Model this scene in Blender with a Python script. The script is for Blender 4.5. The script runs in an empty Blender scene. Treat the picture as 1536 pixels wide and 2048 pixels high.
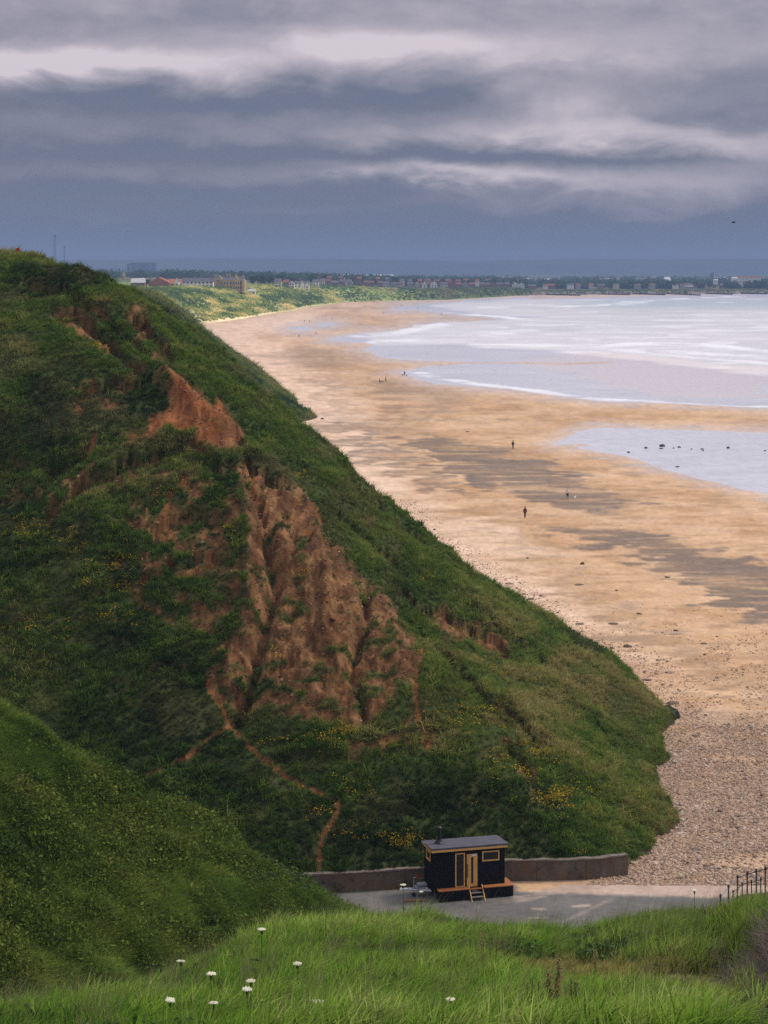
import bpy, bmesh, math, random
import numpy as np
R = math.radians
random.seed(7)
rng = np.random.default_rng(11)
sc = bpy.context.scene
COL = sc.collection
# ------------------------------------------------------------------ camera model (metres; camera at x=0,y=0)
F, CX, HY, CZ = 4000.0, 768.0, 535.0, 38.0          # focal length and image centre of the 1536x2048 photograph
def at(px, py, d):                                   # the point that the photograph shows at (px,py), d metres out
    return ((px - CX) / F * d, d, CZ - (py - HY) / F * d)

# ------------------------------------------------------------------ numpy noise
_T = rng.random((256, 256))
def vnoise(x, y):
    xi = np.floor(x).astype(int); yi = np.floor(y).astype(int)
    fx = x - xi; fy = y - yi
    fx = fx * fx * fx * (fx * (fx * 6 - 15) + 10); fy = fy * fy * fy * (fy * (fy * 6 - 15) + 10)
    a = _T[xi & 255, yi & 255]; b = _T[(xi + 1) & 255, yi & 255]
    c = _T[xi & 255, (yi + 1) & 255]; d = _T[(xi + 1) & 255, (yi + 1) & 255]
    return (a + (b - a) * fx) * (1 - fy) + (c + (d - c) * fx) * fy
def fbm(x, y, o=4, g=0.5):
    s = 0; a = 1; t = 0
    for i in range(o):
        s = s + a * vnoise(x + 17.3 * i, y + 9.1 * i); t += a; a *= g; x = x * 2.03; y = y * 2.03
    return s / t * 2 - 1
def sstep(a, b, x):
    t = np.clip((x - a) / (b - a), 0, 1); return t * t * (3 - 2 * t)
def softmin(a, b, k):
    m = np.minimum(a, b); return m - k * np.log(np.exp(-(a - m) / k) + np.exp(-(b - m) / k))
def lerp3(a, b, t):
    return np.asarray(a) * (1 - t[..., None]) + np.asarray(b) * t[..., None]
def linedist(px, py, pts, ys=1.0):                   # distance to an open polyline
    d = np.full(px.shape, 1e9)
    for (x0, y0), (x1, y1) in zip(pts[:-1], pts[1:]):
        y0, y1 = y0 * ys, y1 * ys
        ex, ey = x1 - x0, y1 - y0
        t = np.clip(((px - x0) * ex + (py * ys - y0) * ey) / (ex * ex + ey * ey + 1e-9), 0, 1)
        d = np.minimum(d, np.hypot(px - x0 - t * ex, py * ys - y0 - t * ey))
    return d
def polysd(px, py, pts, ys=1.0):                     # signed distance, positive inside
    pts = list(pts); d = linedist(px, py, pts + pts[:1], ys)
    ins = np.zeros(px.shape, bool)
    n = len(pts)
    for i in range(n):
        x0, y0 = pts[i]; x1, y1 = pts[(i + 1) % n]
        if y0 == y1: continue
        c = ((y0 > py) != (y1 > py)) & (px < (x1 - x0) * (py - y0) / (y1 - y0) + x0)
        ins ^= c
    return np.where(ins, d, -d)

# ------------------------------------------------------------------ object helpers
def tag(o, label=None, cat=None, group=None, kind=None):
    if label: o['label'] = label
    if cat: o['category'] = cat
    if group: o['group'] = group
    if kind: o['kind'] = kind
    return o
def empty(name, loc=(0, 0, 0), rz=0.0):
    o = bpy.data.objects.new(name, None); COL.objects.link(o)
    o.location = loc; o.rotation_euler = (0, 0, rz); o.empty_display_size = 0.2
    return o
def link(name, me, m=None, parent=None, smooth=False):
    o = bpy.data.objects.new(name, me); COL.objects.link(o)
    if m: me.materials.append(m)
    if parent: o.parent = parent
    if smooth: me.polygons.foreach_set('use_smooth', np.ones(len(me.polygons), bool))
    return o
def np_mesh(name, V, Q, smooth=True):
    me = bpy.data.meshes.new(name)
    V = np.asarray(V, np.float32); Q = np.asarray(Q, np.int32)
    me.vertices.add(len(V)); me.vertices.foreach_set('co', V.ravel())
    k = Q.shape[1]
    me.loops.add(Q.size); me.loops.foreach_set('vertex_index', Q.ravel())
    me.polygons.add(len(Q)); me.polygons.foreach_set('loop_start', np.arange(0, Q.size, k, dtype=np.int32))
    me.update(calc_edges=True); me.validate()
    if smooth: me.polygons.foreach_set('use_smooth', np.ones(len(me.polygons), bool))
    return me
def attr(me, name, data):
    data = np.asarray(data, np.float32)
    if data.ndim == 1:
        a = me.attributes.new(name, 'FLOAT', 'POINT'); a.data.foreach_set('value', data)
    else:
        a = me.attributes.new(name, 'FLOAT_COLOR', 'POINT')
        a.data.foreach_set('color', np.c_[data, np.ones(len(data))].astype(np.float32).ravel())
def grid_quads(nr, nc, keep=None):
    i = np.arange(nr * nc).reshape(nr, nc)
    q = np.stack([i[:-1, :-1], i[:-1, 1:], i[1:, 1:], i[1:, :-1]], -1).reshape(-1, 4)
    if keep is not None:
        k = keep.reshape(-1); q = q[k[q].any(1)]
    return q
def compact(V, Q, attrs):
    used = np.zeros(len(V), bool); used[Q.ravel()] = True
    m = np.cumsum(used) - 1
    return V[used], m[Q], {k: a[used] for k, a in attrs.items()}

class MB:                                            # collects shapes into one mesh
    def __init__(s): s.v = []; s.f = []
    def add(s, v, f):
        n = len(s.v); s.v += [tuple(p) for p in v]; s.f += [tuple(i + n for i in q) for q in f]; return s
    def box(s, x0, x1, y0, y1, z0, z1, top=None):
        t = top or (0, 0, 0, 0)
        v = [(x0, y0, z0), (x1, y0, z0), (x1, y1, z0), (x0, y1, z0), (x0, y0, z1 + t[0]), (x1, y0, z1 + t[1]), (x1, y1, z1 + t[2]), (x0, y1, z1 + t[3])]
        return s.add(v, [(3, 2, 1, 0), (4, 5, 6, 7), (0, 1, 5, 4), (1, 2, 6, 5), (2, 3, 7, 6), (3, 0, 4, 7)])
    def tube(s, pts, rad, n=8, cap=True):
        pts = [np.array(p, float) for p in pts]
        rad = rad if hasattr(rad, '__len__') else [rad] * len(pts)
        V = []; Fc = []
        for i, p in enumerate(pts):
            a = pts[max(i - 1, 0)]; b = pts[min(i + 1, len(pts) - 1)]
            t = b - a; t = t / (np.linalg.norm(t) + 1e-9)
            u = np.cross(t, (0, 0, 1.0)) if abs(t[2]) < .95 else np.cross(t, (1.0, 0, 0))
            u /= np.linalg.norm(u); w = np.cross(u, t)
            for k in range(n):
                an = 2 * math.pi * k / n
                V.append(p + rad[i] * (math.cos(an) * u + math.sin(an) * w))
        for i in range(len(pts) - 1):
            for k in range(n):
                a = i * n + k; b = i * n + (k + 1) % n
                Fc.append((a, b, b + n, a + n))
        if cap:
            Fc.append(tuple(range(n - 1, -1, -1))); Fc.append(tuple(range((len(pts) - 1) * n, len(pts) * n)))
        return s.add(V, Fc)
    def gable(s, x0, x1, y0, y1, z0, z1, zr, axis='x', ov=0.0):   # roof prism, ridge along axis
        if axis == 'x':
            ym = (y0 + y1) / 2
            v = [(x0, y0, z1), (x1, y0, z1), (x1, y1, z1), (x0, y1, z1), (x0, ym, zr), (x1, ym, zr)]
            return s.add(v, [(3, 2, 1, 0), (0, 1, 5, 4), (2, 3, 4, 5), (1, 2, 5), (3, 0, 4)])
        xm = (x0 + x1) / 2
        v = [(x0, y0, z1), (x1, y0, z1), (x1, y1, z1), (x0, y1, z1), (xm, y0, zr), (xm, y1, zr)]
        return s.add(v, [(3, 2, 1, 0), (0, 1, 4), (1, 2, 5, 4), (2, 3, 5), (3, 0, 4, 5)])
    def build(s, name, m, parent=None, bevel=0, smooth=False):
        me = bpy.data.meshes.new(name); me.from_pydata(s.v, [], s.f); me.update()
        if bevel:
            bm = bmesh.new(); bm.from_mesh(me)
            bmesh.ops.bevel(bm, geom=bm.edges[:], offset=bevel, segments=1, affect='EDGES')
            bm.to_mesh(me); bm.free()
        return link(name, me, m, parent, smooth)

# ------------------------------------------------------------------ materials
class N:
    def __init__(s, name, disp=False):
        s.m = bpy.data.materials.new(name); s.m.use_nodes = True
        s.t = s.m.node_tree; s.n = s.t.nodes; s.b = s.n['Principled BSDF']
        s.b.inputs['Specular IOR Level'].default_value = 0.25
        s.b.inputs['Roughness'].default_value = 0.8
    def new(s, typ, **kw):
        n = s.n.new(typ)
        for k, v in kw.items(): setattr(n, k, v)
        return n
    def lk(s, a, b): s.t.links.new(a, b)
    def inp(s, n, **kw):
        for k, v in kw.items():
            i = n.inputs[k.replace('_', ' ')] if isinstance(k, str) else n.inputs[k]
            if hasattr(v, 'is_output'): s.lk(v, i)
            else: i.default_value = v
        return n
    def pos(s): return s.new('ShaderNodeNewGeometry').outputs['Position']
    def obj(s): return s.new('ShaderNodeTexCoord').outputs['Object']
    def noise(s, vec, scale, detail=4, rough=.55, sc=None):
        if sc is not None:
            mp = s.new('ShaderNodeMapping'); s.lk(vec, mp.inputs[0]); mp.inputs['Scale'].default_value = sc; vec = mp.outputs[0]
        n = s.new('ShaderNodeTexNoise'); s.lk(vec, n.inputs['Vector'])
        n.inputs['Scale'].default_value = scale; n.inputs['Detail'].default_value = detail; n.inputs['Roughness'].default_value = rough
        return n.outputs['Fac']
    def ramp(s, fac, stops):
        r = s.new('ShaderNodeValToRGB'); s.lk(fac, r.inputs[0]); e = r.color_ramp.elements
        while len(e) < len(stops): e.new(.5)
        for k, (p, c) in zip(e, stops): k.position = p; k.color = (*c, 1) if len(c) == 3 else c
        return r.outputs[0]
    def mix(s, fac, a, b, mode='MIX'):
        m = s.new('ShaderNodeMix', data_type='RGBA', blend_type=mode)
        for i, v in ((0, fac), (6, a), (7, b)):
            if hasattr(v, 'is_output'): s.lk(v, m.inputs[i])
            else: m.inputs[i].default_value = v if i == 0 else ((*v, 1) if len(v) == 3 else v)
        return m.outputs[2]
    def math(s, op, a, b=0.0):
        m = s.new('ShaderNodeMath', operation=op)
        for i, v in ((0, a), (1, b)):
            if hasattr(v, 'is_output'): s.lk(v, m.inputs[i])
            else: m.inputs[i].default_value = v
        return m.outputs[0]
    def at(s, name, typ='GEOMETRY', out='Fac'):
        a = s.new('ShaderNodeAttribute', attribute_name=name, attribute_type=typ); return a.outputs[out]
    def bump(s, h, strength=.4, dist=.1):
        b = s.new('ShaderNodeBump'); s.lk(h, b.inputs['Height']); b.inputs['Strength'].default_value = strength; b.inputs['Distance'].default_value = dist
        s.lk(b.outputs[0], s.b.inputs['Normal']); return s
    def col(s, c):
        if hasattr(c, 'is_output'): s.lk(c, s.b.inputs['Base Color'])
        else: s.b.inputs['Base Color'].default_value = (*c, 1)
        return s
    def set(s, rough=None, metal=None, spec=None):
        if rough is not None: s.b.inputs['Roughness'].default_value = rough
        if metal is not None: s.b.inputs['Metallic'].default_value = metal
        if spec is not None: s.b.inputs['Specular IOR Level'].default_value = spec
        return s
def simple(name, c, rough=.8, var=.25, scale=6, metal=0, spec=.25):
    n = N(name); v = n.noise(n.obj(), scale, 4)
    a = tuple(max(0, k * (1 - var)) for k in c); b = tuple(min(1, k * (1 + var)) for k in c)
    n.col(n.ramp(v, [(.3, a), (.7, b)])); n.set(rough, metal, spec); return n.m
def M_(n): return n.m

def mat_colattr(name, fine=8.0, amt=.25, bumps=.3, rough=.9, spec=.1, sc=None):
    n = N(name); c = n.at('col', out='Color'); p = n.pos()
    f = n.noise(p, fine, 6, .6, sc); f2 = n.noise(p, fine * .17, 4, .5, sc)
    k = n.ramp(f, [(.25, (1 - amt,) * 3), (.75, (1 + amt,) * 3)])
    k2 = n.ramp(f2, [(.3, (1 - amt * .6,) * 3), (.7, (1 + amt * .6,) * 3)])
    n.col(n.mix(1.0, n.mix(1.0, c, k, 'MULTIPLY'), k2, 'MULTIPLY')); n.set(rough, 0, spec); n.bump(f, bumps, .08)
    return n.m
def mat_inst(name, transl=.35, rough=.7, spec=.15, var=.35):
    n = N(name); c = n.at('tcol', 'INSTANCER', 'Color')
    oi = n.new('ShaderNodeNewGeometry').outputs['Random Per Island']
    k = n.ramp(oi, [(0, (1 - var,) * 3), (1, (1 + var,) * 3)])
    cc = n.mix(1.0, c, k, 'MULTIPLY'); n.col(cc); n.set(rough, 0, spec)
    if transl:
        tr = n.new('ShaderNodeBsdfTranslucent'); n.lk(cc, tr.inputs[0])
        ms = n.new('ShaderNodeMixShader'); ms.inputs[0].default_value = transl
        n.lk(n.b.outputs[0], ms.inputs[1]); n.lk(tr.outputs[0], ms.inputs[2])
        n.lk(ms.outputs[0], n.n['Material Output'].inputs[0])
    return n.m

# ------------------------------------------------------------------ scatter: one object, its own prototype tufts instanced on its own points
def scatter_tree():
    g = bpy.data.node_groups.new('scatter', 'GeometryNodeTree')
    g.interface.new_socket('Geometry', in_out='INPUT', socket_type='NodeSocketGeometry')
    g.interface.new_socket('Geometry', in_out='OUTPUT', socket_type='NodeSocketGeometry')
    n = g.nodes; L = g.links.new
    i = n.new('NodeGroupInput'); o = n.new('NodeGroupOutput')
    def na(name, t):
        a = n.new('GeometryNodeInputNamedAttribute'); a.data_type = t; a.inputs[0].default_value = name; return a.outputs[0]
    sep = n.new('GeometryNodeSeparateGeometry'); sep.domain = 'POINT'
    cmp_ = n.new('FunctionNodeCompare'); cmp_.data_type = 'INT'; cmp_.operation = 'GREATER_EQUAL'
    L(na('pid', 'INT'), cmp_.inputs[2]); cmp_.inputs[3].default_value = 0
    L(i.outputs[0], sep.inputs[0]); L(cmp_.outputs[0], sep.inputs[1])
    sp = n.new('GeometryNodeSplitToInstances'); sp.domain = 'POINT'
    L(sep.outputs[0], sp.inputs[0]); L(na('pid', 'INT'), sp.inputs['Group ID'])
    ip = n.new('GeometryNodeInstanceOnPoints'); ip.inputs['Pick Instance'].default_value = True
    L(sep.outputs[1], ip.inputs['Points']); L(sp.outputs[0], ip.inputs['Instance'])
    L(na('which', 'INT'), ip.inputs['Instance Index']); L(na('rot', 'FLOAT_VECTOR'), ip.inputs['Rotation']); L(na('scl', 'FLOAT_VECTOR'), ip.inputs['Scale'])
    L(ip.outputs[0], o.inputs[0])
    return g
SCT = scatter_tree()
def scatter(name, protos, pts, rot, scl, col, m, label, cat):
    V = []; Fc = []; pid = []
    for k, (v, f) in enumerate(protos):
        b = len(V); V += list(v); Fc += [tuple(i + b for i in q) for q in f]; pid += [k] * len(v)
    n0 = len(V); n = len(pts)
    me = bpy.data.meshes.new(name)
    me.from_pydata(V + [(0, 0, 0)] * n, [], Fc); me.update()
    co = np.zeros((n0 + n, 3), np.float32); co[:n0] = np.array(V); co[n0:] = pts
    me.vertices.foreach_set('co', co.ravel())
    def put(nm, t, arr, key):
        a = me.attributes.new(nm, t, 'POINT'); a.data.foreach_set(key, np.ascontiguousarray(arr).ravel())
    put('pid', 'INT', np.r_[np.array(pid), -np.ones(n)].astype(np.int32), 'value')
    put('which', 'INT', np.r_[np.zeros(n0), rng.integers(0, len(protos), n)].astype(np.int32), 'value')
    scl = np.asarray(scl); scl = np.repeat(scl[:, None], 3, 1) if scl.ndim == 1 else scl
    z3 = np.zeros((n0, 3))
    put('rot', 'FLOAT_VECTOR', np.r_[z3, rot].astype(np.float32), 'vector')
    put('scl', 'FLOAT_VECTOR', np.r_[z3, scl].astype(np.float32), 'vector')
    put('tcol', 'FLOAT_COLOR', np.c_[np.r_[z3, np.clip(col, 0, 1)], np.ones(n0 + n)].astype(np.float32), 'color')
    o = link(name, me, m)
    md = o.modifiers.new('scatter', 'NODES'); md.node_group = SCT
    return tag(o, label, cat, kind='stuff')
def blade_tuft(nb, L0, L1, w, lean, spread, seg=2, bend=.6, wind=0.0):
    V = []; Fc = []
    for _ in range(nb):
        a = random.uniform(0, 2 * math.pi); r = spread * math.sqrt(random.random())
        x, y = r * math.cos(a), r * math.sin(a)
        L = random.uniform(L0, L1); b = random.uniform(0, 2 * math.pi)
        dx, dy = math.cos(b) * lean + wind * random.uniform(.6, 1.3), math.sin(b) * lean
        sx, sy = -math.sin(b + random.uniform(-1, 1)), math.cos(b)
        n = math.hypot(sx, sy) + 1e-6; sx /= n; sy /= n
        base = len(V)
        for k in range(seg + 1):
            t = k / seg; q = t * t * bend + t * (1 - bend)
            cx, cy, cz = x + dx * L * q, y + dy * L * q, L * (t - .35 * bend * t * t * (abs(dx) + abs(dy)))
            ww = w * .5 * (1 - t ** 1.5)
            if k < seg: V += [(cx - sx * ww, cy - sy * ww, cz), (cx + sx * ww, cy + sy * ww, cz)]
            else: V.append((cx, cy, cz))
        for k in range(seg - 1):
            i = base + 2 * k; Fc.append((i, i + 1, i + 3, i + 2))
        i = base + 2 * (seg - 1); Fc.append((i, i + 1, i + 2))
    return V, Fc
def leaf_clump(n, rad, h, size):
    V = []; Fc = []
    for _ in range(n):
        a = random.uniform(0, 6.283); r = rad * math.sqrt(random.random()); z = h * random.uniform(.1, 1) * (1 - .6 * (r / rad) ** 2)
        c = np.array((r * math.cos(a), r * math.sin(a), z))
        d = np.array((random.gauss(0, 1), random.gauss(0, 1), random.gauss(.9, .6))); d /= np.linalg.norm(d)
        u = np.cross(d, (random.gauss(0, 1), random.gauss(0, 1), random.gauss(0, 1))); u /= np.linalg.norm(u) + 1e-6
        w = np.cross(d, u); s = size * random.uniform(.6, 1.3)
        b = len(V); V += [tuple(c - u * s), tuple(c + w * s * .55 + d * s * .1), tuple(c + u * s), tuple(c - w * s * .55 + d * s * .1)]
        Fc.append((b, b + 1, b + 2, b + 3))
    return V, Fc
def pebble(seed, sub=1):
    r_ = random.Random(seed)
    bm = bmesh.new(); bmesh.ops.create_icosphere(bm, subdivisions=sub, radius=1)
    ax = (r_.uniform(.75, 1.3), r_.uniform(.6, 1.0), r_.uniform(.4, .65))
    for v in bm.verts:
        k = r_.uniform(.82, 1.14); v.co = (v.co.x * ax[0] * k, v.co.y * ax[1] * k, v.co.z * ax[2] * k)
    V = [tuple(v.co) for v in bm.verts]; Fc = [tuple(v.index for v in f.verts) for f in bm.faces]; bm.free()
    return V, Fc
def pick(V, Q, w, n):                                # n random points on quads, weighted
    p0, p1, p2, p3 = (V[Q[:, k]] for k in range(4))
    area = .5 * np.linalg.norm(np.cross(p2 - p0, p3 - p1), axis=1)
    pr = area * w; pr = pr / pr.sum()
    f = rng.choice(len(Q), n, p=pr)
    u = rng.random((n, 1)); v = rng.random((n, 1))
    P = (p0[f] * (1 - u) + p1[f] * u) * (1 - v) + (p3[f] * (1 - u) + p2[f] * u) * v
    return P, f
def palette(t, cols):
    t = np.clip(t, 0, .9999) * (len(cols) - 1); i = t.astype(int); fr = (t - i)[:, None]
    c = np.array(cols); return c[i] * (1 - fr) + c[i + 1] * fr
# ------------------------------------------------------------------ setting: sky, air, light, camera
w = bpy.data.worlds.new('World'); sc.world = w; w.use_nodes = True
nt = w.node_tree; nn = nt.nodes; L = nt.links.new
bg = nn['Background']; bg.inputs[1].default_value = 1.0
SUN_EL, SUN_AZ = R(48), R(70)                        # azimuth clockwise from straight ahead (+Y): off to the seaward side
def wn(t, **k):
    n = nn.new(t)
    for a, b in k.items(): setattr(n, a, b)
    return n
def wm(op, a, b=0.0, c=None):
    m = wn('ShaderNodeMath', operation=op)
    for i, v in enumerate((a, b) if c is None else (a, b, c)):
        if hasattr(v, 'is_output'): L(v, m.inputs[i])
        else: m.inputs[i].default_value = v
    return m.outputs[0]
def wramp(fac, stops, interp='EASE'):
    r = wn('ShaderNodeValToRGB'); L(fac, r.inputs[0]); r.color_ramp.interpolation = interp; e = r.color_ramp.elements
    while len(e) < len(stops): e.new(.5)
    for k, (p, c) in zip(e, stops):
        k.position = p; k.color = (*c, 1) if hasattr(c, '__len__') else (c, c, c, 1)
    return r.outputs[0]
def wmix(fac, a, b, mode='MIX'):
    m = wn('ShaderNodeMix', data_type='RGBA', blend_type=mode)
    for i, v in ((0, fac), (6, a), (7, b)):
        if hasattr(v, 'is_output'): L(v, m.inputs[i])
        else: m.inputs[i].default_value = v if i == 0 else (*v, 1)
    return m.outputs[2]
tc = wn('ShaderNodeTexCoord'); sx = wn('ShaderNodeSeparateXYZ'); L(tc.outputs['Generated'], sx.inputs[0])
X_, Y_, Z_ = sx.outputs
hyp = wm('SQRT', wm('ADD', wm('MULTIPLY', X_, X_), wm('MULTIPLY', Y_, Y_)))
el = wm('ARCTAN2', Z_, hyp); az = wm('ARCTAN2', X_, Y_)     # elevation and bearing of the direction
def cvec(sa, se, oz):
    c = wn('ShaderNodeCombineXYZ'); L(wm('MULTIPLY', az, sa), c.inputs[0]); L(wm('MULTIPLY', el, se), c.inputs[1]); c.inputs[2].default_value = oz; return c.outputs[0]
def wnoise(v, det=5, rough=.5, dist=0.0):
    n = wn('ShaderNodeTexNoise'); L(v, n.inputs['Vector']); n.inputs['Scale'].default_value = 1; n.inputs['Detail'].default_value = det
    n.inputs['Roughness'].default_value = rough; n.inputs['Distortion'].default_value = dist; return n.outputs['Fac']
big = wnoise(cvec(5.0, 26.0, 3.7), 3, .5, .3)               # long stratus banks
big2 = wnoise(cvec(10.0, 27.0, 12.9), 4, .55, .6)
wisp = wnoise(cvec(19.0, 46.0, 8.1), 6, .55, .5)            # ragged edges
# soft cloud banks by bearing and elevation (radians), their outlines torn by the noise
azw = wm('ADD', az, wm('ADD', wm('MULTIPLY', wm('SUBTRACT', big2, .5), .16), wm('MULTIPLY', wm('SUBTRACT', wisp, .5), .05)))
elw = wm('ADD', el, wm('ADD', wm('MULTIPLY', wm('SUBTRACT', big, .5), .022), wm('MULTIPLY', wm('SUBTRACT', wisp, .5), .022)))
cov = wramp(wm('MULTIPLY', elw, 5.0), [(0.0, .16), (.10, .12), (.20, .20), (.30, .30), (.38, .36), (.48, .46), (.56, .56), (.66, .60), (.80, .66), (1.0, .72)])
BANKS = [  # (x, y, half width, half height in photograph pixels, strength): light banks +, dark bases -
    (60, 135, 330, 26, .46), (330, 150, 300, 36, .20), (740, 95, 260, 40, .34), (1050, 110, 420, 44, .20), (1170, 215, 150, 40, .44), (1010, 268, 260, 26, .26), (640, 272, 360, 22, .12), (1290, 275, 260, 26, .20), (1480, 300, 200, 42, .34),
    (850, 350, 150, 14, .40), (500, 345, 420, 18, .14), (1190, 365, 260, 32, .40), (1010, 362, 90, 12, .22), (1420, 380, 220, 24, .16), (620, 412, 420, 14, .08), (250, 440, 300, 14, .07), (1250, 410, 180, 14, .10),
    (200, 205, 420, 26, -.30), (640, 215, 260, 18, -.28), (1010, 195, 230, 16, -.12), (1440, 235, 220, 18, -.22), (330, 300, 400, 15, -.16), (830, 312, 330, 13, -.16), (120, 385, 320, 22, -.12), (700, 385, 330, 12, -.10), (1200, 318, 340, 10, -.20), (480, 55, 340, 20, -.10), (1100, 40, 420, 22, -.04), (1380, 170, 260, 20, -.08)]
for bx, by, bw, bh_, bs in BANKS:
    u = wm('MULTIPLY', wm('SUBTRACT', azw, (bx - CX) / F), F / bw); v = wm('MULTIPLY', wm('SUBTRACT', elw, (HY - by) / F), F / bh_)
    g = wm('POWER', 2.718, wm('MULTIPLY', wm('ADD', wm('MULTIPLY', u, u), wm('MULTIPLY', v, v)), -.8))
    cov = wm('MULTIPLY_ADD', g, bs * (1.2 if bs > 0 else .72), cov)
fine = wnoise(cvec(55.0, 120.0, 4.4), 5, .6, .3)
d2 = wm('ADD', wm('ADD', wm('MULTIPLY', wm('SUBTRACT', wisp, .5), .42), wm('MULTIPLY', wm('SUBTRACT', big2, .5), .34)), wm('MULTIPLY', wm('SUBTRACT', fine, .5), .22))
cov = wm('ADD', cov, wm('MULTIPLY', d2, wramp(el, [(0.0, .15), (.025, .35), (.07, 1.0)])))
ccol = wramp(cov, [(0.0, (.108, .132, .212)), (.22, (.130, .142, .204)), (.5, (.258, .243, .300)), (.78, (.46, .405, .465)), (1.0, (.68, .60, .63))], 'LINEAR')
high = wramp(wm('MULTIPLY', el, 1 / 1.57), [(.07, 0.0), (.30, 1.0)])
hcol = wmix(wm('MULTIPLY', wm('SUBTRACT', wnoise(cvec(3, 5, 1.3), 4), .3), 1.2), (.62, .66, .80), (1.08, 1.04, 1.06))
clouds = wmix(high, ccol, hcol)
nis = wn('ShaderNodeTexSky', sky_type='NISHITA'); nis.sun_disc = False; nis.sun_elevation = SUN_EL; nis.sun_rotation = SUN_AZ
nsc = wmix(1.0, nis.outputs[0], (.10, .10, .10), 'MULTIPLY')
L(wmix(.93, nsc, clouds), bg.inputs[0])                      # thick cloud over nearly all of the blue

sl = bpy.data.lights.new('sun', 'SUN'); sl.energy = 2.3; sl.angle = R(11); sl.color = (1.0, .93, .84)
so = bpy.data.objects.new('sun', sl); COL.objects.link(so)
from mathutils import Vector
sdir = Vector((math.sin(SUN_AZ) * math.cos(SUN_EL), math.cos(SUN_AZ) * math.cos(SUN_EL), math.sin(SUN_EL)))
so.rotation_euler = sdir.to_track_quat('Z', 'Y').to_euler(); so.location = (30, -20, 80)

cam = bpy.data.cameras.new('camera'); co = bpy.data.objects.new('camera', cam); COL.objects.link(co)
co.location = (0, 0, CZ); co.rotation_euler = (R(90), 0, 0)
cam.sensor_fit = 'VERTICAL'; cam.sensor_height = 36; cam.lens = F / 2048 * 36
cam.shift_y = -(1024 - HY) / 2048; cam.clip_start = .5; cam.clip_end = 40000
sc.camera = co
sc.view_settings.view_transform = 'Standard'; sc.view_settings.look = 'None'; sc.view_settings.gamma = 1; sc.view_settings.exposure = 0.12
sc.cycles.volume_bounces = 0; sc.cycles.max_bounces = 6; sc.cycles.diffuse_bounces = 3; sc.cycles.glossy_bounces = 2
sc.cycles.use_denoising = False; sc.cycles.caustics_reflective = False; sc.cycles.caustics_refractive = False

hz = MB().box(-7000, 7000, -150, 14600, -9, 145).build('haze', None)
hm = bpy.data.materials.new('haze'); hm.use_nodes = True; hn = hm.node_tree.nodes; hn.clear()
ho = hn.new('ShaderNodeOutputMaterial'); hv = hn.new('ShaderNodeVolumePrincipled')
hv.inputs['Color'].default_value = (.34, .47, .74, 1); hv.inputs['Density'].default_value = 1.55e-4; hv.inputs['Anisotropy'].default_value = 0.0
hm.node_tree.links.new(hv.outputs[0], ho.inputs['Volume']); hz.data.materials.append(hm)
tag(hz, 'thin blue haze over the bay', 'haze', kind='stuff')

# ------------------------------------------------------------------ shared ground shapes
def interp(v, pts):
    p = np.array(pts, float); return np.interp(v, p[:, 0], p[:, 1])
def beach_z(Y):
    return interp(Y, [(100, 2.98), (113, 2.93), (118, 2.8), (135, 2.3), (165, 1.5), (200, .8), (250, .35), (330, .12), (420, .08), (600, .05), (3000, .05)])
FOOT = [(108, 11.5), (112, 13.2), (115.4, 14.4), (118, 15.9), (120, 16.8), (122.5, 17.7), (124.5, 18.2), (128, 19.6), (132, 20.4), (134.6, 20.5), (140, 20.4), (146, 21.6), (156, 22.6), (160, 24.2), (163, 24.4), (165, 23.2),
        (176, 23.2), (186, 22.6), (204, 17.6), (232, 13.4), (250, 9.3), (270, 5.6), (290, 3.0), (316, -.9), (345, -4.4), (380, -8.6), (411, -11.6), (450, -15), (476, -20.5), (490, -20.2), (499, -17.0), (512, -17.6), (530, -22.2), (545, -23.6), (570, -24.9), (640, -34), (860, -64), (1340, -128), (1420, -139)]
def foot_x(Y): return interp(Y, FOOT)
def pix(X, Y, Z): return CX + X / Y * F, HY + (CZ - Z) / Y * F

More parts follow.
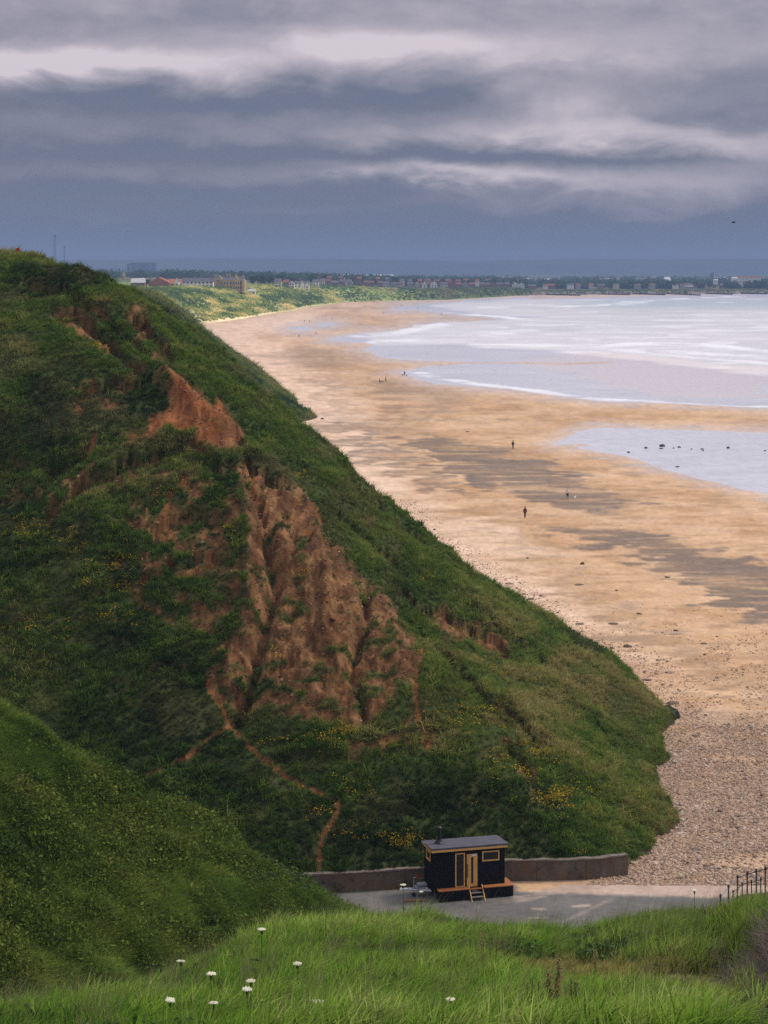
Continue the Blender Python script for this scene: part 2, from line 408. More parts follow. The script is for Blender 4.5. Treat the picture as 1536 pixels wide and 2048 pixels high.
# ------------------------------------------------------------------ the headland (cliff)
def head_height(X, Y):
    ls = np.log(Y)
    wob = fbm(Y / 9.0, X * 0 + 3.3, 3) * np.clip((Y - 112) / 40, 0, 1) * .9 * np.clip(Y / 300, 1, 3) + fbm(Y / 1.9, X * 0 + 8.3, 3) * .7 * np.clip((Y - 117) / 6, 0, 1)
    s = foot_x(Y) - .5 + wob - X
    zs = interp(s, [(-30, -20), (0, 0), (1.2, .9), (6, 3.5), (14, 8.6), (20, 13.4), (27, 19.8), (35, 27.0), (43, 33.3), (55, 38.6), (75, 41.2), (120, 42.5), (400, 44)]) + beach_z(Y) * .8
    G = interp(X, [(-120, 128), (-60, 121), (-35, 117), (-20, 114.2), (-8, 112.2), (-3.6, 112.3), (0, 112.95), (2.4, 113.5), (4.5, 114.2), (6.5, 114.8), (9, 115.0), (12, 115.3), (14.05, 115.95), (20, 118)])
    f = Y - G
    zf = interp(f, [(-20, -20), (-1.0, -5), (-.25, 3.7), (0, 4.0), (1.2, 4.6), (4, 6.6), (10, 12.0), (20, 20.6), (30, 27.4), (38, 31.6), (50, 35.8), (65, 39.2), (82, 41.0), (130, 42.0), (500, 44)])
    top = interp(Y, [(100, 60), (190, 43.5), (240, 39.5), (330, 36.0), (500, 32), (700, 28), (1000, 25.5), (1300, 23), (1500, 21)])
    z = softmin(softmin(zs, zf, .5), top + fbm(X / 25, Y / 60, 2) * 1.2, 1.5)
    bz = beach_z(Y)
    hgt = np.clip((z - bz) / 4, 0, 1)
    far = np.clip(Y / 200, 1, 4)
    # slumps and hollows down the slopes
    seaside = sstep(-3, 3, zf - zs)
    z = z + hgt * (fbm(X / 14 / far, Y / 14 / far, 3) * 1.5 + fbm(X / 4.2 / far, z / 3.0 / far + Y / 22, 3) * .55)
    z = z + hgt * seaside * fbm(Y / 6.5 / far, s / 30 / far, 3) * .95 * np.clip((Y - 118) / 25, 0, 1)
    z = z + hgt * (1 - seaside) * fbm(X / 5.0 + .25 * z, z / 26, 3) * .5
    z = z + hgt * (fbm(X / 1.5, z / .7 + Y / 9, 3) * .34 + fbm(X / .5, Y / .5, 2) * .07) * np.clip(300 / Y, .3, 1)
    return z, seaside
SOIL = [  # bare ground as the photograph shows it: (weight, redness, outline)
    (1.0, .12, [(478, 932), (500, 925), (530, 950), (565, 965), (600, 1000), (630, 1040), (655, 1085), (700, 1130), (745, 1175), (775, 1200), (800, 1245), (835, 1300), (845, 1370), (800, 1390), (790, 1420), (720, 1440), (690, 1475), (655, 1440), (600, 1430), (560, 1415), (520, 1420), (488, 1440), (465, 1450), (430, 1395), (415, 1350), (430, 1310), (470, 1270), (490, 1200), (495, 1120), (490, 1040), (488, 980)]),
    (1.0, 1.0, [(328, 752), (350, 760), (375, 775), (410, 800), (440, 820), (468, 850), (472, 868), (440, 870), (425, 885), (395, 870), (370, 850), (330, 850), (285, 880), (268, 875), (300, 840), (335, 830), (345, 805), (335, 780)]),
    (.75, .55, [(150, 775), (200, 755), (258, 752), (255, 790), (215, 822), (185, 838), (195, 805), (160, 800)]),
    (1.0, .25, [(106, 606), (118, 598), (150, 606), (178, 625), (205, 655), (240, 690), (285, 722), (270, 724), (238, 708), (205, 690), (180, 664), (150, 650), (118, 630)]),
    (.55, .45, [(250, 612), (272, 618), (290, 640), (312, 655), (320, 680), (342, 710), (318, 700), (295, 680), (262, 655)]),
    (.85, .4, [(425, 850), (470, 862), (505, 905), (540, 950), (500, 955), (470, 915), (440, 885)]),
    (.80, .30, [(200, 950), (290, 920), (400, 960), (480, 985), (492, 1100), (488, 1210), (440, 1260), (370, 1275), (330, 1230), (275, 1200), (240, 1110), (270, 1050)]),
    (.62, .35, [(700, 1440), (850, 1400), (860, 1500), (800, 1480), (730, 1500), (715, 1550), (700, 1520)]),
    (.8, .3, [(850, 1225), (900, 1222), (950, 1255), (1005, 1285), (1040, 1320), (990, 1310), (930, 1280)]),
    (.75, .3, [(1008, 1482), (1030, 1490), (1060, 1525), (1095, 1575), (1075, 1572), (1040, 1530)]),
    (.6, .3, [(940, 1370), (985, 1390), (1060, 1450), (1105, 1490), (1060, 1478), (985, 1420)]),
    (.9, .6, [(600, 1010), (622, 1018), (640, 1040), (638, 1085), (622, 1050)]),
    (.6, .5, [(0, 915), (40, 908), (95, 925), (85, 940), (30, 945), (0, 950)]),
    (.6, .4, [(130, 960), (160, 940), (200, 925), (150, 985), (100, 1020)]),
    (.5, .4, [(60, 895), (90, 880), (100, 925), (65, 930)]),
]
PATHS = [(7, [(415, 1365), (445, 1420), (462, 1455), (510, 1505), (560, 1545), (610, 1575), (650, 1595), (672, 1605), (680, 1622), (662, 1650), (645, 1675), (640, 1705), (636, 1745)]),
         (4, [(290, 1555), (340, 1530), (385, 1508), (430, 1470), (462, 1455)]),
         (4, [(484, 935), (520, 975), (575, 1030), (622, 1075), (640, 1120), (636, 1180), (634, 1240), (600, 1300), (570, 1340)]),
         (4, [(372, 770), (430, 830), (480, 890), (510, 925)]),
         (6, [(845, 1290), (830, 1370), (835, 1440), (855, 1500)]),
         (5, [(0, 940), (50, 928), (80, 935), (130, 905), (190, 850)])]
GULLY = [(13, 1.7, [(494, 925), (512, 975), (530, 1030), (536, 1060), (540, 1110), (552, 1160), (535, 1215), (515, 1290), (500, 1370), (478, 1440)]),
         (10, 1.2, [(728, 1185), (735, 1235), (712, 1300), (700, 1330), (722, 1390), (735, 1450)]),
         (4, .35, [(640, 1120), (636, 1180), (634, 1240), (600, 1300), (572, 1340)]),
         (8, .8, [(108, 604), (180, 632), (240, 690), (285, 724)]),
         (7, .6, [(255, 615), (300, 660), (345, 712)]),
         (6, .6, [(860, 1235), (940, 1270), (1040, 1325)]),
         (6, .7, [(470, 870), (512, 920), (560, 965), (605, 1005), (640, 1050)]),
         (5, .6, [(1010, 1485), (1050, 1520), (1100, 1578)])]
SCARP = [  # turf edges with a drop below: (drop m, length px, line)
    (1.0, 45, [(149, 788), (193, 759), (233, 747), (277, 752), (328, 747)]), (1.2, 45, [(85, 1022), (146, 962), (204, 925), (222, 931), (256, 907), (313, 892), (372, 878)]),
    (.9, 30, [(365, 873), (408, 899), (456, 931)]), (1.0, 26, [(-40, 846), (0, 848), (55, 853)]), (1.0, 26, [(88, 872), (120, 862), (160, 874)]), (1.3, 30, [(104, 602), (150, 604), (190, 630), (240, 678), (290, 722)]),
    (1.3, 30, [(50, 556), (123, 571), (164, 590), (213, 612), (227, 636), (301, 688)]), (1.3, 34, [(250, 610), (290, 636), (350, 700)]), (1.0, 26, [(779, 1150), (844, 1204), (915, 1231), (1022, 1299)]), (1.0, 30, [(896, 1304), (975, 1384), (1030, 1422), (1088, 1480)]),
    (.9, 26, [(1010, 1480), (1050, 1515), (1094, 1572)]), (.8, 26, [(800, 1221), (866, 1281), (930, 1330)]), (1.0, 30, [(470, 868), (512, 915), (560, 962)]), (.9, 30, [(-40, 930), (60, 918), (120, 900), (200, 850)]), (.7, 26, [(370, 905), (430, 912), (480, 925)]),
    (.9, 34, [(300, 1055), (350, 1025), (400, 1018), (440, 1035)]), (.8, 30, [(180, 1180), (240, 1150), (300, 1150)]), (.7, 24, [(330, 1120), (400, 1105), (450, 1110)]), (.7, 26, [(640, 985), (720, 1060), (800, 1120)]), (.7, 24, [(700, 960), (790, 1040), (850, 1095)]),
    (.8, 26, [(280, 1330), (340, 1318), (410, 1335)]), (.7, 24, [(60, 1120), (130, 1090), (190, 1060)]), (.7, 24, [(0, 1240), (80, 1215), (150, 1205)]), (.8, 24, [(930, 1180), (1010, 1255), (1090, 1310)]), (.6, 22, [(1120, 1360), (1190, 1440), (1240, 1500)]), (.6, 22, [(560, 1500), (640, 1492), (720, 1510)])]
def scarps(px, py, nz):
    drop = np.zeros(px.shape); face = np.zeros(px.shape)
    for a, Ln, pl in SCARP:
        xs = [p[0] for p in pl]; dy = py + nz * 16 - np.interp(px, xs, [p[1] for p in pl])
        wn_ = sstep(xs[0] - 12, xs[0] + 14, px) * sstep(xs[-1] + 12, xs[-1] - 14, px)
        st_ = sstep(0, 4, dy); drop += a * wn_ * st_ * np.exp(-np.clip(dy, 0, None) / Ln); face = np.maximum(face, wn_ * st_ * sstep(4 + 5 * a, 2 + 2 * a, dy + nz * 14) * min(1, a))
    return drop, face
def soil_at(px, py, nz):
    soil = np.zeros(px.shape); red = np.zeros(px.shape)
    for wgt, rd, pg in SOIL:
        m = sstep(-16, 10, polysd(px, py, pg) + nz * (34 if wgt < .7 else 20)) * wgt
        if wgt < .9: m = m * np.clip(.55 + nz * 2.2, 0, 1.25)
        red = np.where(m > soil, rd, red); soil = np.maximum(soil, m)
    veg = sstep(.16, .40, fbm(px / 30 + 5, py / 13, 4) + .20 * sstep(1230, 1450, py) - .10 * sstep(1150, 1000, py)) * .8
    soil = soil * (1 - veg * (red < .7))
    for wd, pl in PATHS:
        m = 1 - sstep(wd * .45, wd * 1.25, linedist(px, py, pl) + nz * 5)
        red = np.where(m > soil, .6, red); soil = np.maximum(soil, m * .95)
    return np.clip(soil, 0, 1), red
cpx = np.arange(-620, 1480, 2.3)
rows = np.r_[np.arange(111.0, 168, .125), 168 * 1.0062 ** np.arange(0, 345)]
PX, YY = np.meshgrid(cpx, rows); XX = (PX - CX) / F * YY
ZZ, SEA = head_height(XX, YY)
pxg, pyg = pix(XX, YY, ZZ)
nzp = fbm(pxg / 26, pyg / 26, 4)
soil, red = soil_at(pxg, pyg, nzp)
near = YY < 230
sdrop, sface = scarps(pxg, pyg, nzp)
ZZ = ZZ - np.where(near, sdrop, 0)
red = np.where(sface > soil, .45, red); soil = np.maximum(soil, sface * np.clip(.75 + nzp, 0, 1) * near)
for dp, pg in ((2.6, [(-260, 790), (60, 800), (150, 800), (250, 850), (205, 915), (140, 960), (90, 1015), (-260, 1080)]), (1.3, [(180, 945), (225, 935), (310, 915), (350, 990), (300, 1080), (210, 1060)]), (1.0, [(560, 1000), (600, 1010), (620, 1120), (600, 1250), (560, 1300), (545, 1150)])):
    ZZ = ZZ - np.where(near, dp * sstep(0, 70, polysd(pxg + nzp * 30, pyg + nzp * 20, pg)), 0)
for wd, dp, pl in ((13, .6, [(562, 962), (605, 1005), (636, 1070), (650, 1180), (650, 1260)]), (14, .45, [(482, 930), (490, 1010), (498, 1120), (500, 1200), (480, 1280), (455, 1350)]), (14, .45, [(760, 1195), (790, 1260), (800, 1340), (790, 1400)]), (16, 1.0, [(330, 755), (400, 830), (470, 875)])):
    ZZ = ZZ + np.where(near, dp * np.exp(-((linedist(pxg, pyg, pl) + nzp * 5) / wd) ** 2), 0)
for wd, dp, pl in GULLY:
    ld = linedist(pxg, pyg, pl) + nzp * 4
    ZZ = ZZ - np.where(near, dp * np.exp(-(ld / wd) ** 2), 0) * (.8 + .4 * nzp)
low_ = sstep(1150, 1260, pyg)
ZZ = ZZ + soil * near * (1 - .6 * (red > .6)) * ((1 - low_) * (fbm(pxg / 14, pyg / 18, 5) * .26 + np.abs(fbm(pxg / 30 + pyg / 90, pyg / 110, 3)) * .24 - .08 + fbm(pxg / 5, pyg / 5, 3) * .09) + low_ * (fbm(pxg / 22, pyg / 12, 5) * .34 + np.abs(fbm(pxg / 34 - pyg / 120, pyg / 100, 3)) * .26 - .08 + fbm(pxg / 5, pyg / 5, 3) * .09))
grassy = sstep(.55, .2, soil)
ZZ = ZZ + grassy * near * .10
# darker band along the foot of the sea cliff
V = np.stack([XX, YY, ZZ], -1).reshape(-1, 3)
keep = (ZZ > beach_z(YY) - .9) & ~((YY < 112.0 + .18 * np.clip(XX, 0, 20)) & (XX < 14))
Q = grid_quads(*XX.shape, keep)
big_n = fbm(XX / 9, YY / 9, 4); mid_n = fbm(XX / 2.2, YY / 2.2, 4)
gcol = lerp3((.036, .058, .014), (.066, .072, .022), np.clip(.5 + big_n * 1.2, 0, 1))
gcol = lerp3(gcol, (.060, .042, .020), np.clip(.25 + mid_n, 0, .7) * .7)
br = np.clip(.5 + 1.3 * fbm(pxg / 30, pyg / 22, 4), 0, 1)
br2 = np.clip(.5 + 1.6 * fbm(pxg / 11, pyg / 19, 4), 0, 1)
scol = lerp3(lerp3((.072, .031, .013), (.135, .062, .024), br2), lerp3((.135, .061, .023), (.265, .138, .058), br2), br)
scol = lerp3(scol, lerp3((.16, .050, .016), (.29, .105, .036), br2), np.clip(red * 1.1 - .1, 0, 1))
foot_d = foot_x(YY) - XX
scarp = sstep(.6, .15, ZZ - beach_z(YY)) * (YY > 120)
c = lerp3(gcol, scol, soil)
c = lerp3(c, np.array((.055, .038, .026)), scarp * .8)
at_ = {'col': c.reshape(-1, 3), 'soil': soil.ravel(), 'red': red.ravel(), 'pxy': np.stack([pxg, pyg], -1).reshape(-1, 2), 'sea': SEA.ravel()}
HV, HQ, HA = compact(V, Q, at_)
me = np_mesh('cliff', HV, HQ); attr(me, 'col', HA['col'])
tag(link('cliff', me, mat_colattr('cliff_ground', 5.0, .32, .6)), kind='structure')

# ------------------------------------------------------------------ beach
WATER = [
    [(815, 616), (850, 610), (930, 607), (1040, 602), (1150, 598), (1290, 594.5), (1420, 592), (1536, 589), (1900, 586), (2600, 586), (2600, 900), (1900, 850), (1640, 828), (1536, 815), (1400, 806), (1300, 803), (1200, 800), (1100, 787), (1026, 776), (950, 770), (876, 765), (839, 755), (814, 745), (857, 736), (926, 730), (1000, 729), (1100, 731), (1180, 732), (1245, 727), (1225, 720), (1100, 722.5), (932, 721), (820, 718), (770, 713), (735, 700), (754, 685), (700, 682), (664, 679), (723, 668), (807, 663), (835, 652), (882, 648), (950, 645), (1026, 639), (964, 631), (885, 624)],
    [(1115, 886), (1160, 864), (1200, 857), (1260, 858), (1340, 861), (1440, 864), (1536, 867), (1900, 875), (1900, 1090), (1640, 1015), (1536, 986), (1430, 962), (1330, 936), (1255, 911), (1190, 898), (1160, 894), (1200, 890), (1165, 884)],
    [(588, 657), (604, 655), (618, 656), (604, 659)], [(640, 649), (655, 647), (664, 648), (652, 651)],
    [(930, 603), (1000, 599), (1060, 598), (1000, 602)], [(790, 617), (830, 612), (812, 619)],
]
DARK = [
    (1.0, [(790, 882), (860, 870), (900, 872), (960, 892), (1030, 898), (1100, 925), (1160, 960), (1240, 985), (1310, 1000), (1260, 1018), (1180, 1020), (1110, 1012), (1050, 995), (1000, 978), (940, 955), (880, 925), (830, 905)]),
    (1.0, [(1110, 1060), (1200, 1055), (1290, 1062), (1360, 1085), (1440, 1105), (1536, 1130), (1700, 1160), (1700, 1300), (1536, 1250), (1470, 1215), (1380, 1170), (1310, 1140), (1240, 1110), (1190, 1085)]),
    (.75, [(615, 838), (680, 842), (720, 865), (770, 900), (840, 925), (870, 950), (930, 975), (960, 1000), (900, 985), (830, 960), (780, 935), (720, 905), (670, 870)]),
    (.55, [(620, 770), (655, 740), (665, 800), (690, 840), (760, 850), (800, 820), (830, 800), (760, 795), (720, 770), (780, 755), (860, 770), (960, 790), (840, 830), (820, 860), (740, 880), (650, 830)]),
    (.45, [(560, 700), (700, 690), (760, 720), (700, 735), (600, 735), (540, 720)]),
    (.5, [(1180, 885), (1220, 895), (1300, 925), (1400, 955), (1470, 985), (1380, 965), (1280, 940), (1190, 905)]),
    (.45, [(960, 1020), (1060, 1080), (1180, 1180), (1290, 1250), (1420, 1320), (1536, 1380), (1536, 1400), (1400, 1350), (1260, 1275), (1130, 1180), (1010, 1080)]),
    (.4, [(640, 655), (760, 640), (900, 632), (1000, 640), (840, 645), (700, 665)]),
    (.45, [(860, 607), (700, 612), (620, 640), (760, 622), (900, 604), (1000, 596), (1060, 592)]),
    (.4, [(1330, 1400), (1440, 1420), (1536, 1440), (1536, 1560), (1420, 1500), (1340, 1450)]),
]
bpx = np.arange(-160, 1900, 3.0)
bpy_ = np.r_[np.arange(587.5, 700, .8), np.arange(700, 1000, 1.5), np.arange(1000, 1775, 2.0)]
bd = CZ * F / (bpy_ - HY)
for _ in range(6): bd = (CZ - beach_z(bd)) * F / (bpy_ - HY)
bd = bd[bd > 112.7]
PX, YY = np.meshgrid(bpx, bd); XX = (PX - CX) / F * YY
zb = beach_z(YY); _, PYb = pix(XX, YY, zb)
ysc = 3.2
stk = fbm(PX / 60, PYb / 7, 4)
wat = np.full(PX.shape, -1e9)
for pg in WATER: wat = np.maximum(wat, polysd(PX + stk * 9, PYb + fbm(PX / 80, PYb / 15, 3) * 1.2, pg, ysc))
drk = np.zeros(PX.shape)
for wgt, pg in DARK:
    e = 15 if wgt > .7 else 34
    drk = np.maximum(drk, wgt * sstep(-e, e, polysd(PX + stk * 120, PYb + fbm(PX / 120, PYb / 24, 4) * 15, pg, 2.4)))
fx = foot_x(YY); inland = PX - (CX + fx / YY * F)            # pixels seaward of the cliff foot
dry = sstep(190, 30, inland + stk * 60) * sstep(1480, 1150, PYb) * sstep(620, 660, PYb)
dry = np.maximum(dry, .9 * sstep(-10, 22, polysd(PX, PYb + stk * 4, [(385, 650), (520, 632), (600, 618), (650, 622), (640, 640), (590, 668), (480, 668), (420, 664)], 2)))
dry = np.maximum(dry, .75 * sstep(-14, 26, polysd(PX + stk * 40, PYb, [(850, 1040), (960, 1030), (1090, 1090), (1150, 1110), (1020, 1120), (900, 1110)], 2.2)))
dry = np.maximum(dry, .55 * sstep(-14, 26, polysd(PX + stk * 40, PYb, [(640, 738), (740, 745), (800, 752), (760, 756), (680, 752)], 3)))
damp = sstep(-85, 4, wat + stk * 26) * (wat < 20)
n1 = fbm(XX / 7, YY / 7, 4); n2 = fbm(PX / 140, PYb / 18, 4)
stk2 = fbm(PX / 130, PYb / 4.0, 4)
base = lerp3((.51, .290, .135), (.61, .385, .21), np.clip(.5 + n2 * 1.3, 0, 1))
base = lerp3(base, np.array((.34, .205, .115)), np.clip(sstep(.02, .5, stk) * .45 + sstep(.05, .5, stk2) * .28, 0, 1))
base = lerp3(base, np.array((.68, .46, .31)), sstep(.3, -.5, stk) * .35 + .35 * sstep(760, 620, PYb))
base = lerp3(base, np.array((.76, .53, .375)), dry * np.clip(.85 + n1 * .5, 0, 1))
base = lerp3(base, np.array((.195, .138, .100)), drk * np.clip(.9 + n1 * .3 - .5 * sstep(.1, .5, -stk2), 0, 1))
base = lerp3(base, np.array((.60, .48, .42)), np.clip(damp, 0, 1) ** 1.5 * .75)
ship = sstep(1380, 1560, PYb + n2 * 70) * sstep(1050, 1260, PX + PYb - 1500 + 600)
base = lerp3(base, np.array((.42, .285, .195)), ship * .6)
rip = fbm(PX / 9, PYb / 3.2, 3)
base = base * (1 + .16 * rip[..., None]) * (1 + .10 * n1[..., None])
zb = zb + .03 * fbm(XX / 2.5, YY / 2.5, 3) * (YY < 300) - np.where(wat > -14, .22 * sstep(-14, 5, wat), 0) - .04 * sstep(330, 420, YY) * (wat > 0)
zb = np.where(wat <= -14, np.maximum(zb, .03), zb)
V = V_b = np.stack([XX, YY, zb], -1).reshape(-1, 3)
BQ = grid_quads(*XX.shape)
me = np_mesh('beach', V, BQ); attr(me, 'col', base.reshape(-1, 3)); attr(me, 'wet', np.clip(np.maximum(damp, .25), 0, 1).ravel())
def mat_sand():
    n = N('sand'); c = n.at('col', out='Color'); p = n.pos()
    f = n.noise(p, 2.2, 6, .65); g = n.noise(p, .35, 5, .6)
    cc = n.mix(1.0, n.mix(1.0, c, n.ramp(f, [(.25, (.78,) * 3), (.75, (1.2,) * 3)]), 'MULTIPLY'), n.ramp(g, [(.3, (.9,) * 3), (.7, (1.1,) * 3)]), 'MULTIPLY')
    n.col(cc); n.set(.75, 0, .2); n.lk(n.ramp(n.at('wet'), [(.2, (.85,) * 3), (.9, (.38,) * 3)]), n.b.inputs['Roughness'])
    n.bump(f, .35, .06); return n.m
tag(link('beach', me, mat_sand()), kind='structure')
print('beach', len(V), 'cliff', len(HV))

# ------------------------------------------------------------------ sea and the pools it leaves
spx = np.r_[np.arange(560, 1640, 3.5), np.arange(1640, 3600, 40)]
spy = np.r_[np.arange(585.6, 700, .9), np.arange(700, 1010, 1.8), np.arange(1010, 1130, 6)]
sd = CZ * F / (spy - HY)
PX, YY = np.meshgrid(spx, sd); XX = (PX - CX) / F * YY; PYs = np.repeat(spy[:, None], len(spx), 1)
sn = fbm(PX / 90, PYs / 5, 5); sn2 = fbm(PX / 260, PYs / 14, 3)
open_ = np.maximum(sstep(-10, 14, polysd(PX + sn * 40, PYs + sn2 * 3, [(720, 668), (840, 650), (1000, 640), (1100, 632), (960, 626), (860, 612), (1000, 600), (3600, 580), (3600, 760), (1536, 752), (1330, 728), (1240, 716), (1090, 700), (900, 688), (760, 690)], 3)), 0)
turq = sstep(628, 606, PYs + sn2 * 5) * sstep(1000, 1300, PX)
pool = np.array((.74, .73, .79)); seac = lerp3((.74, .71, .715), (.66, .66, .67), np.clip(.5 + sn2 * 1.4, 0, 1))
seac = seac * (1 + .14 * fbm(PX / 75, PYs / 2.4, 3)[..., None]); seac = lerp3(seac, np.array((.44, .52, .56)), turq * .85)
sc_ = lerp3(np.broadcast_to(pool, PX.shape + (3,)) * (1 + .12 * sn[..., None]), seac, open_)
sandy = sstep(-4, 16, polysd(PX + sn * 50, PYs, [(990, 722), (1200, 700), (1536, 735), (1536, 800), (1300, 795), (1120, 745)], 3))
sc_ = lerp3(sc_, np.array((.84, .73, .70)), sandy * .75)
FOAM = [(3.2, 1.0, [(1180, 693), (1300, 688), (1400, 690), (1536, 702)]), (3.0, 1.0, [(1340, 703), (1440, 710), (1536, 716)]), (2.2, .8, [(1230, 700), (1350, 712), (1536, 728)]),
        (2.5, .9, [(720, 672), (790, 668), (840, 658), (882, 650)]), (2.6, .9, [(760, 681), (860, 684), (960, 688), (1090, 692), (1180, 690)]), (1.6, .9, [(885, 625), (960, 631), (1030, 638), (1100, 641), (1180, 643)]),
        (1.8, .9, [(1090, 617), (1150, 612), (1210, 610)]), (1.6, .9, [(1080, 622), (1130, 618)]), (1.6, .7, [(990, 668), (1060, 671), (1140, 668)]), (1.2, .8, [(1100, 608), (1160, 604)]), (1.1, .9, [(1250, 604), (1300, 602)]),
        (1.0, .9, [(1410, 595), (1480, 593.5)]), (1.0, .8, [(1350, 599), (1370, 598)]), (1.4, .6, [(1000, 662), (1060, 660)]), (1.6, .6, [(1380, 662), (1460, 664), (1536, 660)]), (1.4, .5, [(1200, 650), (1300, 654), (1420, 650)]),
        (2.0, .6, [(840, 748), (950, 768), (1080, 784), (1200, 799), (1536, 814)]), (1.6, .5, [(1020, 685), (1100, 688), (1200, 700)])]
foam = np.zeros(PX.shape)
for wd, a, pl in FOAM:
    foam = np.maximum(foam, a * (1 - sstep(wd * .35, wd * 1.5, linedist(PX * .12, PYs + sn * 3.2, [(x * .12, y) for x, y in pl]))) * np.clip(.75 + sn * 1.6, 0, 1))
foam = np.maximum(foam, open_ * .55 * sstep(.22, .5, sn))
sc_ = lerp3(sc_ * np.array((.90, .875, .86)), np.array((.86, .83, .84)), foam)
zz = .02 * fbm(XX / 3, YY / 8, 3) * open_ + foam * .12
V = np.stack([XX, YY, zz], -1).reshape(-1, 3)
me = np_mesh('sea', V, grid_quads(*XX.shape)); attr(me, 'col', sc_.reshape(-1, 3)); attr(me, 'foam', np.maximum(foam, open_ * .5).ravel())
def mat_sea():
    n = N('sea_water'); c = n.at('col', out='Color'); p = n.pos()
    f = n.noise(p, .5, 5, .6, (1, .35, 1)); n.col(n.mix(1.0, c, n.ramp(f, [(.3, (.9,) * 3), (.7, (1.08,) * 3)]), 'MULTIPLY'))
    n.set(.3, 0, .5); n.lk(n.ramp(n.at('foam'), [(0, (.22,) * 3), (.6, (.6,) * 3)]), n.b.inputs['Roughness']); n.bump(f, .5, .25); return n.m
tag(link('sea', me, mat_sea()), kind='structure')
# ------------------------------------------------------------------ hard standing, slipway and wall by the valley mouth
def polar(px0, px1, dpx, ds, zf):
    c = np.arange(px0, px1, dpx); PX, Y = np.meshgrid(c, ds); X = (PX - CX) / F * Y
    return X, Y, zf(X, Y)
GZ = 3.0
px_ = np.arange(-700, 1760, 6.0); yy_ = np.arange(92, 114.6, .12)
PX, YY = np.meshgrid(px_, yy_); XX = (PX - CX) / F * YY; ZZ = GZ + .015 * fbm(XX / 2, YY / 2, 3) + 0 * XX
_, PYp = pix(XX, YY, ZZ)
lim = interp(XX, [(-40, 111.8), (-3.6, 112.1), (2.4, 113.2), (6.5, 114.3), (7.2, 113.4), (16, 113.2), (40, 113.3)])
nA = fbm(XX / 1.6, YY / 2.5, 4); nB = fbm(XX / .5, YY / 1.2, 4)
c = lerp3((.105, .098, .092), (.165, .150, .138), np.clip(.5 + nA, 0, 1))
slab = sstep(1798, 1790, PYp + (PX - 1390) * -.028 + nB * 2.5) * sstep(1030, 1062, PX + nA * 20)
c = lerp3(c, lerp3((.42, .30, .23), (.52, .385, .30), np.clip(.5 + nA, 0, 1)), slab * .95)
dust = sstep(.12, .5, fbm(PX / 45, PYp / 6, 4)) * sstep(900, 1060, PX) * .55 * sstep(1180, 1060, PX)
dust = np.maximum(dust, .28 - .28 * sstep(2, 7, linedist(PX, PYp + nB * 3, [(1130, 1842), (1165, 1825), (1222, 1800)], 1.6)))
dust = np.maximum(dust, .9 * sstep(-2, 5, polysd(PX, PYp + nB * 2, [(1142, 1810), (1178, 1807), (1182, 1813), (1145, 1815)], 2)))
dust = np.maximum(dust, .6 * sstep(-6, 8, polysd(PX + nB * 10, PYp, [(1030, 1800), (1080, 1790), (1090, 1793), (1040, 1806)], 2)))
c = lerp3(c, np.array((.44, .33, .26)), dust)
sandp = sstep(-8, 8, polysd(PX + nB * 10, PYp, [(1028, 1762), (1100, 1766), (1120, 1774), (1060, 1782), (1030, 1782)], 2.5))
c = lerp3(c, np.array((.56, .34, .17)), sandp * .9)
V = np.stack([XX, YY, ZZ], -1).reshape(-1, 3); Q = grid_quads(*XX.shape, YY < lim)
V, Q, A_ = compact(V, Q, {'col': c.reshape(-1, 3)})
me = np_mesh('pavement', V, Q); attr(me, 'col', A_['col'])
tag(link('pavement', me, mat_colattr('asphalt', 14.0, .22, .25, .85, .25)), kind='structure')

WALL = [(-9, 111.15), (-6, 111.5), (-3.6, 111.8), (0, 112.45), (2.4, 113.05), (4.5, 113.75), (6.6, 114.3), (8, 114.45), (9.5, 114.5), (11, 114.6), (12.2, 114.8), (13.3, 115.2), (14.1, 115.6)]
wp = []
for (x0, y0), (x1, y1) in zip(WALL[:-1], WALL[1:]):
    for k in range(6): wp.append((x0 + (x1 - x0) * k / 6, y0 + (y1 - y0) * k / 6))
wp.append(WALL[-1])
wr = empty('retaining_wall', (2.4, 113.05, GZ))
def strip(z0, z1, t0, t1, name, m):
    b = MB(); v = []; f = []
    for i, (x, y) in enumerate(wp):
        a = wp[max(i - 1, 0)]; c_ = wp[min(i + 1, len(wp) - 1)]
        tx, ty = c_[0] - a[0], c_[1] - a[1]; l = math.hypot(tx, ty); nx, ny = -ty / l, tx / l
        top = z1 + .02 * math.sin(i * .7)
        for tt, z in ((t0, z0), (t1, z0), (t1, top), (t0, top)): v.append((x + nx * tt - 2.4, y + ny * tt - 113.05, z - GZ))
    for i in range(len(wp) - 1):
        for k in range(4): f.append((i * 4 + k, i * 4 + (k + 1) % 4, i * 4 + 4 + (k + 1) % 4, i * 4 + 4 + k))
    f += [(3, 2, 1, 0), tuple(len(v) - 4 + k for k in range(4))]
    return b.add(v, f).build(name, m, wr)
def mat_wall():
    n = N('weathered_concrete'); p = n.pos(); a = n.noise(p, .8, 5, .6); s_ = n.noise(p, 1.6, 6, .7, (1, 1, .55))
    c = n.ramp(s_, [(.28, (.060, .050, .041)), (.5, (.115, .095, .076)), (.75, (.175, .148, .118))])
    c = n.mix(n.ramp(a, [(.4, (0,) * 3), (.65, (.8,) * 3)]), c, (.145, .090, .052)); n.col(c); n.set(.9, 0, .2); n.bump(s_, .4, .04); return n.m
strip(2.6, 4.02, 0, .34, 'wall_body', mat_wall())
strip(4.022, 4.10, -.03, .37, 'coping', simple('coping_concrete', (.16, .13, .10), .9, .3, 3))
bj = MB()
for i in (9, 21, 33, 45, 57):
    x, y = wp[i]; bj.box(x - 2.4 - .012, x - 2.4 + .012, y - 113.05 - .012, y - 113.05 + .05, -.3, 1.02)
